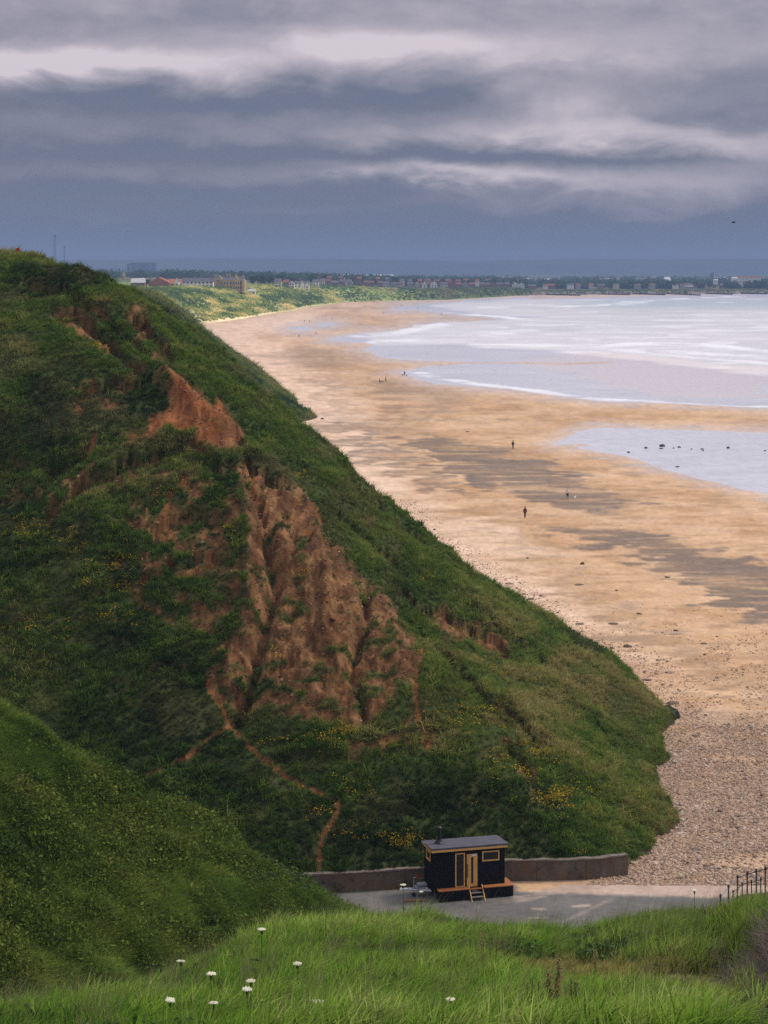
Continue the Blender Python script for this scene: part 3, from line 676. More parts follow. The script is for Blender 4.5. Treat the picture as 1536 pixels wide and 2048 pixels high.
bj.build('joint', simple('joint_dark', (.05, .042, .035)), wr)
tag(wr, 'low curved concrete retaining wall at the foot of the grassy cliff', 'wall')

# ------------------------------------------------------------------ near hillside on the left
def hill_z(X, Y):
    yr = interp(X, [(-60, 88), (-18, 94), (-2, 103.2), (6, 105)])
    pl = 17.9 - .775 * (X + 18.2) + .02 * (np.minimum(Y, yr) - 95) - .004 * np.clip(X + 10, 0, 20) ** 2
    pl = softmin(pl, 34 + 0 * X, 2)
    z = softmin(pl, pl - .95 * (Y - yr), 1.0)
    z = z + fbm(X / 5, Y / 6, 3) * 1.0 + fbm(X / 1.6, Y / 1.8, 3) * .62
    return np.maximum(z, 2.2 + 0 * X)
hx = np.arange(-900, 800, 2.6); hy = np.r_[np.arange(40, 112, .28)]
PX, YY = np.meshgrid(hx, hy); XX = (PX - CX) / F * YY; ZZ = hill_z(XX, YY)
V = np.stack([XX, YY, ZZ], -1).reshape(-1, 3); Q = grid_quads(*XX.shape, ZZ > 2.6)
cc = lerp3((.040, .060, .017), (.070, .070, .026), np.clip(.5 + fbm(XX / 3, YY / 3, 3), 0, 1)).reshape(-1, 3)
LV, LQ, LA = compact(V, Q, {'col': cc})
me = np_mesh('hillside', LV, LQ); attr(me, 'col', LA['col'])
tag(link('hillside', me, mat_colattr('hill_ground', 6, .35, .5)), kind='structure')

# ------------------------------------------------------------------ foreground bank
CREST = [(-500, 2090), (-300, 2060), (0, 2000), (120, 1985), (300, 1945), (400, 1898), (480, 1852), (560, 1815), (640, 1803), (700, 1802), (780, 1806), (850, 1812), (1000, 1824), (1100, 1836), (1135, 1843), (1180, 1830), (1280, 1808), (1350, 1798), (1450, 1796), (1536, 1776), (1640, 1740), (2000, 1690)]
DC = 46.0
def bank_z(X, Y):
    px = CX + X / np.maximum(Y, 4) * F
    zc = CZ - (interp(px, CREST) + 50 - HY) / F * DC
    z24 = 28.75
    z = np.where(Y < 24, z24 + (24 - Y) * .322, z24 + (zc - z24) * np.clip((Y - 24) / (DC - 24), 0, None))
    z = np.where(Y > DC, zc - (Y - DC) * .85, z)
    z = z + (fbm(X / 2.6, Y / 2.6, 3) * .20 + fbm(X / .8, Y / .8, 3) * .07) * np.clip((Y - 6) / 10, 0, 1)
    z = z + np.clip((X - 5.75 - .05 * (Y - 33)) * .9, 0, .45) * sstep(25, 29.5, Y) * sstep(43, 37, Y)
    return z
fxp = np.arange(-500, 2040, 4.0); fy_ = np.r_[5 * 1.02 ** np.arange(0, 72), np.arange(20.6, 52, .085), np.arange(52, 75, .6)]
PX, YY = np.meshgrid(fxp, fy_); XX = (PX - CX) / F * YY; ZZ = bank_z(XX, YY)
_, PYf = pix(XX, YY, ZZ); PYf = PYf - 34; nf = fbm(PX / 40, PYf / 14, 4)
worn = sstep(-14, 22, polysd(PX + nf * 30, PYf + nf * 8, [(980, 1895), (1080, 1885), (1200, 1890), (1330, 1900), (1430, 1915), (1470, 1935), (1445, 1985), (1380, 1985), (1250, 1970), (1120, 1955), (1000, 1930)], 1.6))
track = 1 - sstep(12, 40, linedist(PX, PYf + nf * 10, [(1440, 1900), (1448, 1945), (1462, 1985), (1480, 2020), (1500, 2060), (1520, 2120)]))
brush = sstep(-18, 12, polysd(PX + nf * 22, PYf, [(1560, 1815), (1540, 1850), (1526, 1885), (1512, 1915), (1504, 1945), (1514, 1965), (1545, 1975), (1700, 2010), (1700, 1790)]))
leafy = sstep(-14, 14, polysd(PX + nf * 20, PYf, [(1480, 1985), (1536, 1972), (1700, 2000), (1700, 2200), (1520, 2200), (1500, 2060)]))
cc = lerp3((.050, .075, .018), (.085, .088, .03), np.clip(.5 + nf, 0, 1))
cc = lerp3(cc, np.array((.20, .165, .07)), worn * .55); cc = lerp3(cc, np.array((.16, .105, .06)), track * .8)
cc = lerp3(cc, np.array((.13, .10, .085)), brush * .9)
V = np.stack([XX, YY, ZZ], -1).reshape(-1, 3); Q = grid_quads(*XX.shape, ZZ > 2.5)
GV, GQ, GA = compact(V, Q, {'col': cc.reshape(-1, 3), 'worn': worn.ravel(), 'track': track.ravel(), 'brush': brush.ravel(), 'leafy': leafy.ravel(), 'pxy': np.stack([PX, PYf], -1).reshape(-1, 2)})
me = np_mesh('grass_bank', GV, GQ); attr(me, 'col', GA['col'])
tag(link('grass_bank', me, mat_colattr('bank_ground', 9, .35, .5)), kind='structure')

# ground under the railings on the right
def mound(X, Y):
    t = np.clip((X - 15.9) / 1.9, 0, 1)
    top = GZ - .15 + 3.45 * t + np.clip(X - 17.8, 0, 30) * .18
    return np.minimum(top, GZ - .15 + np.clip(103.2 - Y, 0, 9) * 1.6)
mx = np.arange(15.0, 40, .25); my = np.arange(90, 105, .25); XX, YY = np.meshgrid(mx, my); ZZ = mound(XX, YY) + .06 * fbm(XX, YY, 3)
me = np_mesh('embankment', np.stack([XX, YY, ZZ], -1).reshape(-1, 3), grid_quads(*XX.shape)); attr(me, 'col', np.broadcast_to(np.array((.10, .085, .045)), (XX.size, 3)))
tag(link('embankment', me, mat_colattr('embankment_ground', 6, .3, .5)), kind='structure')

# ------------------------------------------------------------------ far side of the bay: green bank, plain, hills
f2px = [(330, 662), (385, 650), (450, 644), (520, 634), (600, 620), (640, 612), (700, 605), (800, 601.5), (900, 599.5), (970, 596), (1040, 591.5), (1100, 590), (1300, 588.6), (1536, 587.6), (2000, 587), (2600, 586.6)]
F2 = []
for x, y in f2px:
    d = CZ * F / (y - HY); F2.append(((x - CX) / F * d, d))
F2 = [(F2[0][0] - 40, F2[0][1] - 250)] + F2
def bank_h(px): return interp(px, [(200, 23), (385, 22), (520, 19.5), (650, 17), (800, 12), (950, 10), (1040, 8.0), (1060, 5.4), (1200, 5.2), (1536, 5.0), (3000, 5)])
gpx = np.r_[np.arange(-1500, 150, 25), np.arange(150, 1620, 2.2), np.arange(1620, 3400, 25)]
gd = np.r_[1150 * 1.0042 ** np.arange(0, 235), 3080 * 1.018 ** np.arange(0, 98)]
PX, YY = np.meshgrid(gpx, gd); XX = (PX - CX) / F * YY
sgn = np.interp(XX, [p[0] for p in F2], [p[1] for p in F2]) if False else None
poly = F2 + [(9000, 3050), (9000, 20000), (-9000, 20000), (-9000, 900), (F2[0][0] - 60, 900)]
inl = polysd(XX, YY, poly)
bh = bank_h(PX); nb_ = fbm(XX / 40, YY / 70, 4)
wid = bh * interp(PX, [(385, 2.3), (600, 2.6), (900, 2.2), (1040, 2.0), (1100, 2.0)])
inl2 = inl + nb_ * 8
ZZ = -1.5 + (bh + 1.5) * sstep(0, 1, np.clip(inl2 / wid, 0, 1) ** .85) + np.clip(inl2 / 10, -1, 0)
ZZ = ZZ + sstep(3, 14, inl) * sstep(4000, 2000, YY) * (fbm(XX / 18, YY / 30, 4) * 1.8 * np.clip(bh / 15, .15, 1) + fbm(XX / 7, YY / 12, 3) * .7 * np.clip(bh / 15, .1, 1))
ZZ = np.where(YY > 2900, ZZ + (4.0 - ZZ) * sstep(2900, 6500, YY), ZZ)
hillp = sstep(9000, 10800, YY) * (75 + 14 * fbm(XX / 1500, YY / 5000, 3) + 8 * sstep(900, 1100, PX) + 5 * sstep(1060, 1150, PX) * sstep(1350, 1250, PX) - 8 * sstep(420, 200, PX))
ZZ = ZZ + hillp
t = np.clip(inl2 / np.maximum(wid, 1), 0, 1.3)
ns = fbm(XX / 14 + YY / 60, YY / 110, 4)                     # tufty streaks down the bank
_, PYg = pix(XX, YY, ZZ); nq = fbm(PX / 30 - PYg / 16, PYg / 9, 4)
g1 = lerp3((.20, .27, .07), (.32, .39, .10), np.clip(.5 + nq * 1.4, 0, 1))  # bright greens: sunlight on the far bank painted into its ground colour
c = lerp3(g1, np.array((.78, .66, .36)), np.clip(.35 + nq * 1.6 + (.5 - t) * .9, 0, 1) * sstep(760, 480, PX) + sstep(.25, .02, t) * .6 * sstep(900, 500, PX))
sunlit_patch = sstep(-16, 10, polysd(PX + nq * 16, PYg, [(425, 584), (470, 581), (560, 584), (545, 600), (500, 618), (465, 620), (450, 602), (420, 592)], 1.5))
c = lerp3(c, np.array((.32, .42, .07)), sunlit_patch * .8)  # yellow-green spot paints a sunlit patch onto the bank
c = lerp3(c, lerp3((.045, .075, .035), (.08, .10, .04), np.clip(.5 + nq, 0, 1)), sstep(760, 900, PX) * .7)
inlandc = lerp3((.055, .085, .030), (.15, .14, .075), np.clip(.45 + fbm(XX / 160, YY / 420, 4) * 1.2, 0, 1))
c = lerp3(c, inlandc, sstep(1.05, 1.3, t) * sstep(1500, 2500, YY))
c = lerp3(c, np.array((.24, .20, .165)), sstep(1046, 1056, PX) * sstep(1.1, .8, t))
c = lerp3(c, lerp3((.030, .050, .030), (.055, .075, .04), np.clip(.5 + fbm(XX / 500, ZZ / 22, 4) * 1.3, 0, 1)), sstep(8600, 9600, YY))
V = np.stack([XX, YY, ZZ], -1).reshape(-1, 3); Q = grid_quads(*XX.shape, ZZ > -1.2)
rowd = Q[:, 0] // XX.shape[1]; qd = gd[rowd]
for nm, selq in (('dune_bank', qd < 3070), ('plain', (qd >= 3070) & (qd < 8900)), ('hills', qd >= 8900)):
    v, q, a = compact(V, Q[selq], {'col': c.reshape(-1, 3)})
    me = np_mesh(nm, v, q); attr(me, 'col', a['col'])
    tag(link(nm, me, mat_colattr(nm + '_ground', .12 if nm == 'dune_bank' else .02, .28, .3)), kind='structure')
    if nm == 'dune_bank': DV, DQ = v, q
from mathutils.bvhtree import BVHTree
def grid_lookup(px, d):
    X = (px - CX) / F * d
    j = np.clip(np.searchsorted(gpx, px), 0, len(gpx) - 1); i = np.clip(np.searchsorted(gd, d), 0, len(gd) - 1)
    return float(ZZ_far[i, j])
ZZ_far = ZZ
# ------------------------------------------------------------------ growing cover (what nobody could count)
mg = mat_inst('grass_blades', .35, .75, .04, .5)
TW = [blade_tuft(16, .35, .75, .055, .75, .22, 2, .8, .25) for _ in range(6)] + [blade_tuft(12, .25, .55, .06, 1.0, .30, 2, .9, .1) for _ in range(3)]
# cliff: tufts thin out over bare soil
soil = HA['soil']; fc = HV[HQ].mean(1); fs = soil[HQ].mean(1); fpx = HA['pxy'][HQ].mean(1); fsea = HA['sea'][HQ].mean(1)
vis = (fpx[:, 0] > -60) & (fpx[:, 0] < 1420) & (fc[:, 2] > beach_z(fc[:, 1]) + .12)
patch = np.clip(1.0 + .9 * fbm(fc[:, 0] / 2.1, fc[:, 2] / 1.2 + fc[:, 1] / 6, 3), 0.7, 1.5)
dens = (1 - np.clip(fs * 1.18, 0, .985)) * vis * patch
wgt = dens / np.maximum(fc[:, 1] / 125, 1) ** 1.9
P_, fi = pick(HV, HQ, wgt, 330000)
n = len(P_); far = np.maximum(P_[:, 1] / 150, 1)
bigt = fbm(P_[:, 0] / 8, P_[:, 2] / 5 + P_[:, 1] / 20, 4); sml = fbm(P_[:, 0] / 1.5, P_[:, 2] / 1.1 + P_[:, 1] / 3, 3)
t = np.clip(.36 + .80 * bigt + .36 * sml + .12 * fsea[fi] + rng.normal(0, .10, n), 0, 1)
col = palette(t, [(.026, .045, .012), (.048, .088, .015), (.088, .138, .021), (.145, .170, .033), (.24, .20, .07)])
brn = np.maximum(sstep(.12, .5, fs[fi]), .75 * sstep(.12, .42, fbm(P_[:, 0] / 3.5 + 3, P_[:, 2] / 2.2, 4)) * (P_[:, 1] < 230))[:, None]; col = col * (1 - brn * .45) + np.array((.115, .075, .036)) * brn * .45
dryf = sstep(-.02, .4, fbm(P_[:, 0] / 4 + 7, P_[:, 1] / 9 + P_[:, 2] / 3, 3))[:, None] * (P_[:, 2] > 22)[:, None]
col = col * (1 - .5 * dryf) + np.array((.20, .17, .075)) * .5 * dryf
rot = np.c_[rng.normal(0, .22, n), rng.normal(0, .22, n), rng.uniform(-.7, .7, n)]
sc_l = rng.gamma(8, .075, n) * np.clip(1 + .5 * sml, .6, 1.5) * far ** .75 * (1 - .35 * brn[:, 0])
scatter('cliff_grass', TW, P_, rot, sc_l, col, mg, 'tussocky dark green grass covering the cliff', 'grass')
# small plants with yellow flowers
YEL = [(230, 1160, 55, 30, 90), (120, 1075, 90, 25, 50), (60, 1060, 50, 20, 20), (90, 1260, 90, 40, 40), (350, 980, 30, 12, 20), (466, 1068, 10, 4, 16), (250, 1120, 30, 10, 24), (1110, 1600, 38, 22, 150), (1010, 1550, 60, 60, 90), (960, 1440, 40, 24, 40), (1065, 1500, 50, 30, 60),
       (690, 1468, 22, 7, 36), (660, 1490, 40, 16, 40), (810, 1690, 45, 14, 80), (720, 1580, 60, 25, 40), (640, 1640, 30, 20, 16), (1200, 1600, 60, 40, 45), (1180, 1510, 60, 40, 30), (860, 1310, 30, 15, 14), (1000, 1330, 60, 30, 30), (600, 1150, 20, 10, 6), (905, 1450, 100, 60, 60),
       (1290, 1600, 30, 20, 20), (600, 960, 15, 6, 10), (850, 1165, 20, 8, 10), (240, 1235, 60, 30, 30), (200, 690, 12, 4, 14), (30, 1060, 40, 40, 20), (545, 1300, 40, 30, 5), (700, 1680, 60, 20, 24), (1160, 1716, 20, 3, 8), (560, 1500, 50, 20, 14)]
yp = []
for x, y, sx_, sy_, k in YEL:
    q = rng.normal(0, 1, (int(k * .55) + 2, 2)) * .55; yp.append(np.c_[x + q[:, 0] * sx_, y + q[:, 1] * sy_])
yp = np.concatenate(yp)
def near_faces(pxy, pool_px, k=1):                    # nearest face centre seen at those pixels
    cell = {}
    for i, (a, b) in enumerate((pool_px / 6).astype(int)): cell.setdefault((a, b), i)
    out = []
    for a, b in (pxy / 6).astype(int):
        i = cell.get((a, b))
        if i is not None: out.append(i)
    return np.array(out)
ok = np.where(vis & (fc[:, 1] < 215))[0]
ids = ok[near_faces(yp, fpx[ok])]
YF = [leaf_clump(12, .28, .30, .055) for _ in range(4)]
Pn = fc[ids] + np.c_[rng.normal(0, .12, (len(ids), 2)), np.full(len(ids), .22)]; n = len(Pn)
scatter('yellow_flowers', YF, Pn, np.c_[np.zeros((n, 2)), rng.uniform(0, 6, n)], rng.uniform(.5, 1.2, n), palette(rng.random(n), [(.26, .17, .012), (.40, .27, .014), (.52, .36, .03)]), mat_inst('yellow_petals', .2, .7, .1, .25), 'patches of small yellow flowers on the cliff slope', 'flowers')
# clods and stones on the bare soil
ids_w = np.clip(fs, 0, 1) ** 2 * vis * (fc[:, 1] < 215)
Pc, fi = pick(HV, HQ, ids_w, 4500); n = len(Pc)
PEB = [pebble(k) for k in range(8)]
scatter('soil_clods', PEB, Pc, rng.uniform(-1, 1, (n, 3)), rng.gamma(2.2, .02, n) + .015, palette(rng.random(n), [(.14, .075, .038), (.22, .125, .065), (.33, .21, .13)]), mat_inst('clod', 0, .9, .1, .1), 'loose clods of earth on the bare scar', 'clods')
# left hillside: bramble leaves and grass
fcl = LV[LQ].mean(1); lp = np.stack(pix(fcl[:, 0], fcl[:, 1], fcl[:, 2]), -1)
visl = (lp[:, 0] > -60) & (lp[:, 0] < 760) & (lp[:, 1] < 2010) & (fcl[:, 1] > 52) & (fcl[:, 1] < 108)
grassz = np.clip(fbm(lp[:, 0] / 160 - lp[:, 1] / 130, lp[:, 1] / 90, 3) * 2.4 + .50, 0, 1)
LC = [leaf_clump(50, .42, .60, .062) for _ in range(6)]
Pl, fi = pick(LV, LQ, visl * (1.0 - .8 * grassz) * np.clip(.7 + fbm(fcl[:, 0] / 1.7, fcl[:, 1] / 2, 3) * 1.2, .1, 2), 34000); n = len(Pl)
t = np.clip(.40 + .55 * fbm(Pl[:, 0] / 2.5, Pl[:, 1] / 3.5, 4) + rng.normal(0, .10, n), 0, 1)
col = palette(t, [(.030, .058, .012), (.066, .110, .015), (.105, .140, .020), (.130, .160, .026), (.16, .135, .04)])
scatter('bramble_cover', LC, Pl, np.c_[rng.normal(0, .25, (n, 2)), rng.uniform(0, 6.28, n)], rng.gamma(8, .11, n), col, mat_inst('bramble_leaves', .3, .7, .06, .55), 'dark green bramble covering the near left hillside', 'undergrowth')
Pl, fi = pick(LV, LQ, visl * (.15 + grassz), 26000); n = len(Pl)
TG = [blade_tuft(26, .4, .85, .022, .7, .25, 3, .8, .35) for _ in range(5)]
t = np.clip(.45 + .5 * fbm(Pl[:, 0] / 3, Pl[:, 1] / 3, 3) + rng.normal(0, .1, n), 0, 1)
scatter('hillside_grass', TG, Pl, np.c_[rng.normal(0, .2, (n, 2)), rng.uniform(-.6, .6, n)], rng.uniform(.6, 1.1, n), palette(t, [(.05, .105, .016), (.105, .18, .024), (.18, .235, .038), (.26, .24, .06)]), mg, 'long grass between the brambles on the left hillside', 'grass')
# foreground bank
fcg = GV[GQ].mean(1); gp = GA['pxy'][GQ].mean(1); gw, gt, gb, gl = (GA[k][GQ].mean(1) for k in ('worn', 'track', 'brush', 'leafy'))
visg = (gp[:, 0] > -420) & (gp[:, 0] < 2030) & (fcg[:, 1] > 20.5) & (fcg[:, 1] < 49)
TF = [blade_tuft(24, .28, .60, .032, .55, .17, 4, .85, .50) for _ in range(7)]
wg = visg * np.clip(1 - .8 * gt, .05, 1) * np.clip(1 - .96 * gb, 0, 1) * np.clip(1 - .7 * gl, 0, 1) * np.clip(.8 + .9 * fbm(fcg[:, 0] / .9, fcg[:, 1] / .9, 3), .15, 1.6)
Pg, fi = pick(GV, GQ, wg, 43000); n = len(Pg)
bgn = fbm(Pg[:, 0] / 2.2, Pg[:, 1] / 2.6, 4)
t = np.clip(.46 + .55 * bgn + .3 * fbm(Pg[:, 0] / .7, Pg[:, 1] / .8, 3) + rng.normal(0, .16, n) + .16 * sstep(300, 700, gp[fi, 0]) - .10, 0, 1)
col = palette(t, [(.038, .090, .010), (.085, .178, .018), (.155, .280, .028), (.22, .345, .042), (.36, .41, .11)])
wv = np.clip(gw[fi] * 1.0 + gt[fi] * .6, 0, 1)[:, None]; col = col * (1 - wv * .85) + np.array((.44, .34, .11)) * wv * .85 * rng.uniform(.6, 1.15, (n, 1))
olv = (sstep(1150, 1350, gp[fi, 0]) * sstep(1960, 1900, gp[fi, 1]))[:, None]; col = col * (1 - .4 * olv) + np.array((.085, .105, .022)) * .4 * olv
ht = rng.uniform(.45, .92, n) * np.clip(1 + .8 * bgn, .5, 1.4) * (1 - .62 * wv[:, 0])
scatter('bank_grass', TF, Pg, np.c_[rng.normal(0, .14, n), rng.normal(.05, .14, n), rng.normal(0, .5, n)], ht, col, mg, 'long bright green grass bent by the wind on the near bank', 'grass')
TS = [blade_tuft(9, .75, 1.15, .007, .30, .12, 4, .6, .30) for _ in range(4)]      # thin seed stalks
Ps, fi = pick(GV, GQ, visg * np.clip(1 - gb, 0, 1) * np.clip(1 - gw, .1, 1), 2400); n = len(Ps)
scatter('grass_stalks', TS, Ps, np.c_[rng.normal(0, .1, (n, 2)), rng.normal(0, .6, n)], rng.uniform(.6, 1.05, n), palette(rng.random(n), [(.14, .17, .05), (.25, .24, .10), (.22, .17, .09)]), mg, 'thin pale seed stalks standing above the near grass', 'grass')
LW = [leaf_clump(30, .26, .34, .045) for _ in range(5)]                             # broad weeds
dk = np.clip(fbm(fcg[:, 0] / 1.3 + 9, fcg[:, 1] / 1.6, 3) - .12, 0, 1) * 2 + gl * 1.5 + .9 * sstep(-10, 20, polysd(gp[:, 0], gp[:, 1], [(1120, 1860), (1180, 1835), (1260, 1830), (1310, 1870), (1240, 1895), (1150, 1890)]))
Pw, fi = pick(GV, GQ, visg * dk * np.clip(1 - gb, 0, 1) * np.clip(1 - gt - gw, 0, 1), 4200); n = len(Pw)
scatter('bank_weeds', LW, Pw, np.c_[rng.normal(0, .2, (n, 2)), rng.uniform(0, 6, n)], rng.uniform(.5, 1.2, n), palette(rng.random(n), [(.030, .065, .012), (.05, .10, .015), (.085, .14, .02)]), mat_inst('weed_leaves', .3, .6, .2, .4), 'low broad leaved weeds among the near grass', 'undergrowth')
TB = [blade_tuft(26, .25, .6, .014, .55, .22, 3, .5, -.35) for _ in range(4)]       # dead brown stems by the right edge
Pb, fi = pick(GV, GQ, visg * (gb + .08 * gt), 1500); n = len(Pb)
scatter('dead_stems', TB, Pb, np.c_[rng.normal(0, .3, (n, 2)), rng.uniform(-.8, .8, n)], rng.uniform(.5, 1.1, n), palette(rng.random(n), [(.075, .055, .05), (.15, .115, .095), (.24, .20, .17), (.10, .09, .04)]), mg, 'heap of dead grey brown stems on the right bank', 'dead plants')
# far bank: tufts the size of bushes
fcd = DV[DQ].mean(1); dp = np.stack(pix(fcd[:, 0], fcd[:, 1], fcd[:, 2]), -1)
visd = (dp[:, 0] > 180) & (dp[:, 0] < 1600) & (fcd[:, 2] > 1.2) & (polysd(fcd[:, 0], fcd[:, 1], poly) < 75)
Pd, fi = pick(DV, DQ, visd * (fcd[:, 1] < 3000) / (fcd[:, 1] / 1500), 26000); n = len(Pd)
dpx = dp[fi]; t = np.clip(.45 + fbm(dpx[:, 0] / 26 - dpx[:, 1] / 12, dpx[:, 1] / 9, 4) * 1.1 + rng.normal(0, .1, n), 0, 1)
col = palette(t, [(.12, .18, .055), (.25, .33, .08), (.46, .46, .16), (.78, .66, .34)])  # tuft colours brightened so the bank looks sunlit
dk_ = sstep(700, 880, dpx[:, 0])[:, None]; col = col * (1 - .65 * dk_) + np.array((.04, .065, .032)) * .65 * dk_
TD = [blade_tuft(14, .8, 1.8, .5, .9, 1.0, 2, .8, .2) for _ in range(4)]
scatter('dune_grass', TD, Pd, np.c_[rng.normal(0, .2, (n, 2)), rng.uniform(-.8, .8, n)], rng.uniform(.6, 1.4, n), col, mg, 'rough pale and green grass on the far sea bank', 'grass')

# ------------------------------------------------------------------ shingle
fcb = V_b[BQ].mean(1); bp = np.stack(pix(fcb[:, 0], fcb[:, 1], fcb[:, 2]), -1)
nbp = fbm(bp[:, 0] / 60, bp[:, 1] / 20, 4); inl_b = fcb[:, 0] - foot_x(fcb[:, 1])
sh = sstep(1390, 1640, bp[:, 1] + nbp * 60) * (1 - .9 * sstep(-10, 14, polysd(bp[:, 0] + nbp * 40, bp[:, 1], [(1395, 1722), (1470, 1705), (1560, 1700), (1700, 1700), (1700, 1760), (1536, 1742), (1440, 1735)], 2)))
sh = sh * np.clip(1 + 1.0 * nbp, .2, 2)
sp = .05 * sstep(110, 10, (bp[:, 0] - (CX + foot_x(fcb[:, 1]) / fcb[:, 1] * F)) + nbp * 50) * (bp[:, 1] > 1000) + .05 * sstep(1180, 1420, bp[:, 1]) * np.clip(.4 + nbp * 2, 0, 1)
wb = np.maximum(sh, sp) * (fcb[:, 1] < 330) * (bp[:, 0] > 600) * (bp[:, 0] < 1660) * (inl_b > -2.2)
Pp, fi = pick(V_b, BQ, wb, 170000); n = len(Pp)
PB2 = [pebble(100 + k, 1) for k in range(10)]
size = np.clip(rng.gamma(1.4, .022, n) + .016, 0, .36) * np.where(fcb[fi, 1] > 170, 1.0, 1.0)
tcol = palette(rng.random(n), [(.11, .098, .095), (.23, .15, .10), (.34, .225, .145), (.42, .285, .185), (.48, .355, .25), (.30, .155, .09), (.60, .49, .39)])
scatter('shingle', PB2, Pp + np.c_[np.zeros((n, 2)), size * .18], np.c_[rng.normal(0, .25, (n, 2)), rng.uniform(0, 6.28, n)], size, tcol, mat_inst('pebbles', 0, .75, .2, .05), 'mixed brown and grey shingle at the top of the beach', 'shingle')
# ------------------------------------------------------------------ the black sauna hut on its trailer
def mat_clad():
    n = N('black_cladding'); o = n.obj()
    wv = n.new('ShaderNodeTexWave', wave_type='BANDS', bands_direction='X'); n.lk(o, wv.inputs[0]); wv.inputs['Scale'].default_value = 3.2; wv.inputs['Distortion'].default_value = 0
    f = n.noise(o, 5, 5, .6, (4, 4, .5))
    n.col(n.ramp(f, [(.3, (.005, .004, .005)), (.7, (.013, .011, .012))])); n.set(.7, 0, .12); n.bump(wv.outputs['Fac'], .6, .02); return n.m
def mat_wood(name, a, b, ax=(8, 8, .8), rough=.55):
    n = N(name); o = n.obj(); f = n.noise(o, 3, 5, .6, ax); n.col(n.ramp(f, [(.3, a), (.7, b)])); n.set(rough, 0, .35); n.bump(f, .15, .01); return n.m
m_clad = mat_clad(); m_pine = mat_wood('honey_pine', (.60, .31, .085), (.76, .45, .15)); m_deck = mat_wood('oiled_deck', (.30, .105, .030), (.42, .165, .055), (.8, 8, 8))
m_roof = simple('grey_roof_felt', (.085, .078, .098), .55, .2, 2, 0, .3); m_glass = simple('dark_glass', (.012, .011, .012), .08, .1, 3, 0, .6)
m_steel = simple('galvanised_steel', (.42, .43, .46), .4, .2, 8, .7, .5); m_dark = simple('black_metal', (.018, .017, .02), .45, .2, 8, .3, .4)
m_red = simple('red_plastic', (.45, .03, .02), .5, .1); m_rub = simple('tyre_rubber', (.02, .02, .02), .9); m_grey = simple('grey_paint', (.22, .23, .26), .5, .15); m_white = simple('white_paint', (.78, .78, .78), .5, .06)
YAW = R(15); HO = (2.72, 110.6)
hut = empty('sauna_hut', (HO[0], HO[1], GZ), YAW)
tag(hut, 'small black timber sauna hut on a trailer with pine door and flat grey roof', 'sauna')
LX, DY, Z0, Z1 = 4.16, 1.75, .42, 2.66
openf = [(1.27, 1.83, .60, 2.50), (1.90, 2.60, .58, 2.46), (2.84, 3.84, 1.94, 2.50)]      # tall window, doorway, right window (front)
def panel_with_holes(x0, x1, z0, z1, holes):         # rectangles left when the holes are cut out
    xs = sorted({x0, x1, *[h[0] for h in holes], *[h[1] for h in holes]}); zs = sorted({z0, z1, *[h[2] for h in holes], *[h[3] for h in holes]})
    out = []
    for a, b in zip(xs[:-1], xs[1:]):
        run = None
        for c_, d in zip(zs[:-1], zs[1:]):
            cut = any(h[0] <= a and b <= h[1] and h[2] <= c_ and d <= h[3] for h in holes)
            if not cut:
                if run and run[3] == c_: run[3] = d
                else:
                    if run: out.append(run)
                    run = [a, b, c_, d]
            elif run: out.append(run); run = None
        if run: out.append(run)
    return out
b = MB()
for a, b_, c_, d in panel_with_holes(.06, LX - .06, Z0, Z1, openf): b.box(a, b_, 0, .06, c_, d)
sidef = [(.50, 1.36, 1.98, 2.50)]
for a, b_, c_, d in panel_with_holes(0, DY, Z0, Z1, sidef): b.box(0, .06, a, b_, c_, d)
b.box(LX - .06, LX, 0, DY, Z0, Z1); b.box(.06, LX - .06, DY - .06, DY, Z0, Z1); b.box(.06, LX - .06, .06, DY - .06, Z0, Z0 + .08)
x = .16
while x < LX - .1:                                    # raised board joints
    if not any(h[0] - .09 < x < h[1] + .09 for h in openf): b.box(x - .012, x + .012, -.014, 0, Z0, Z1)
    x += .14
y = .1
while y < DY:
    if not (.4 < y < 1.48): b.box(-.014, 0, y - .012, y + .012, Z0, Z1)
    y += .14
b.build('wall_cladding', m_clad, hut)
rf = MB().box(-.16, LX + .16, -.18, DY + .14, Z1 + .13, Z1 + .25, (0, 0, -.12, -.12)).build('roof', m_roof, hut, .015)
MB().box(-.13, LX + .13, -.17, -.11, Z1 + .005, Z1 + .127).box(-.13, -.07, -.108, DY + .13, Z1 + .005, Z1 + .127).box(LX + .07, LX + .13, -.108, DY + .13, Z1 + .005, Z1 + .127).box(-.068, LX + .068, DY + .07, DY + .13, Z1 + .005, Z1 + .06).build('fascia', m_pine, hut)
MB().box(-.068, LX + .068, -.108, DY + .068, Z1 + .003, Z1 + .07).build('soffit', m_clad, hut)
fl = MB().tube([(.62, .95, Z1 + .2), (.62, .95, Z1 + 1.02)], .115, 14).build('chimney', m_dark, hut, 0, False)
MB().tube([(.62, .95, Z1 + .23), (.62, .95, Z1 + .30), (.62, .95, Z1 + .42)], [.27, .2, .125], 14).build('flashing', m_dark, fl)
MB().tube([(.62, .95, Z1 + 1.024), (.62, .95, Z1 + 1.07), (.62, .95, Z1 + 1.13), (.62, .95, Z1 + 1.15)], [.125, .17, .10, .02], 14).build('cap', m_dark, fl)
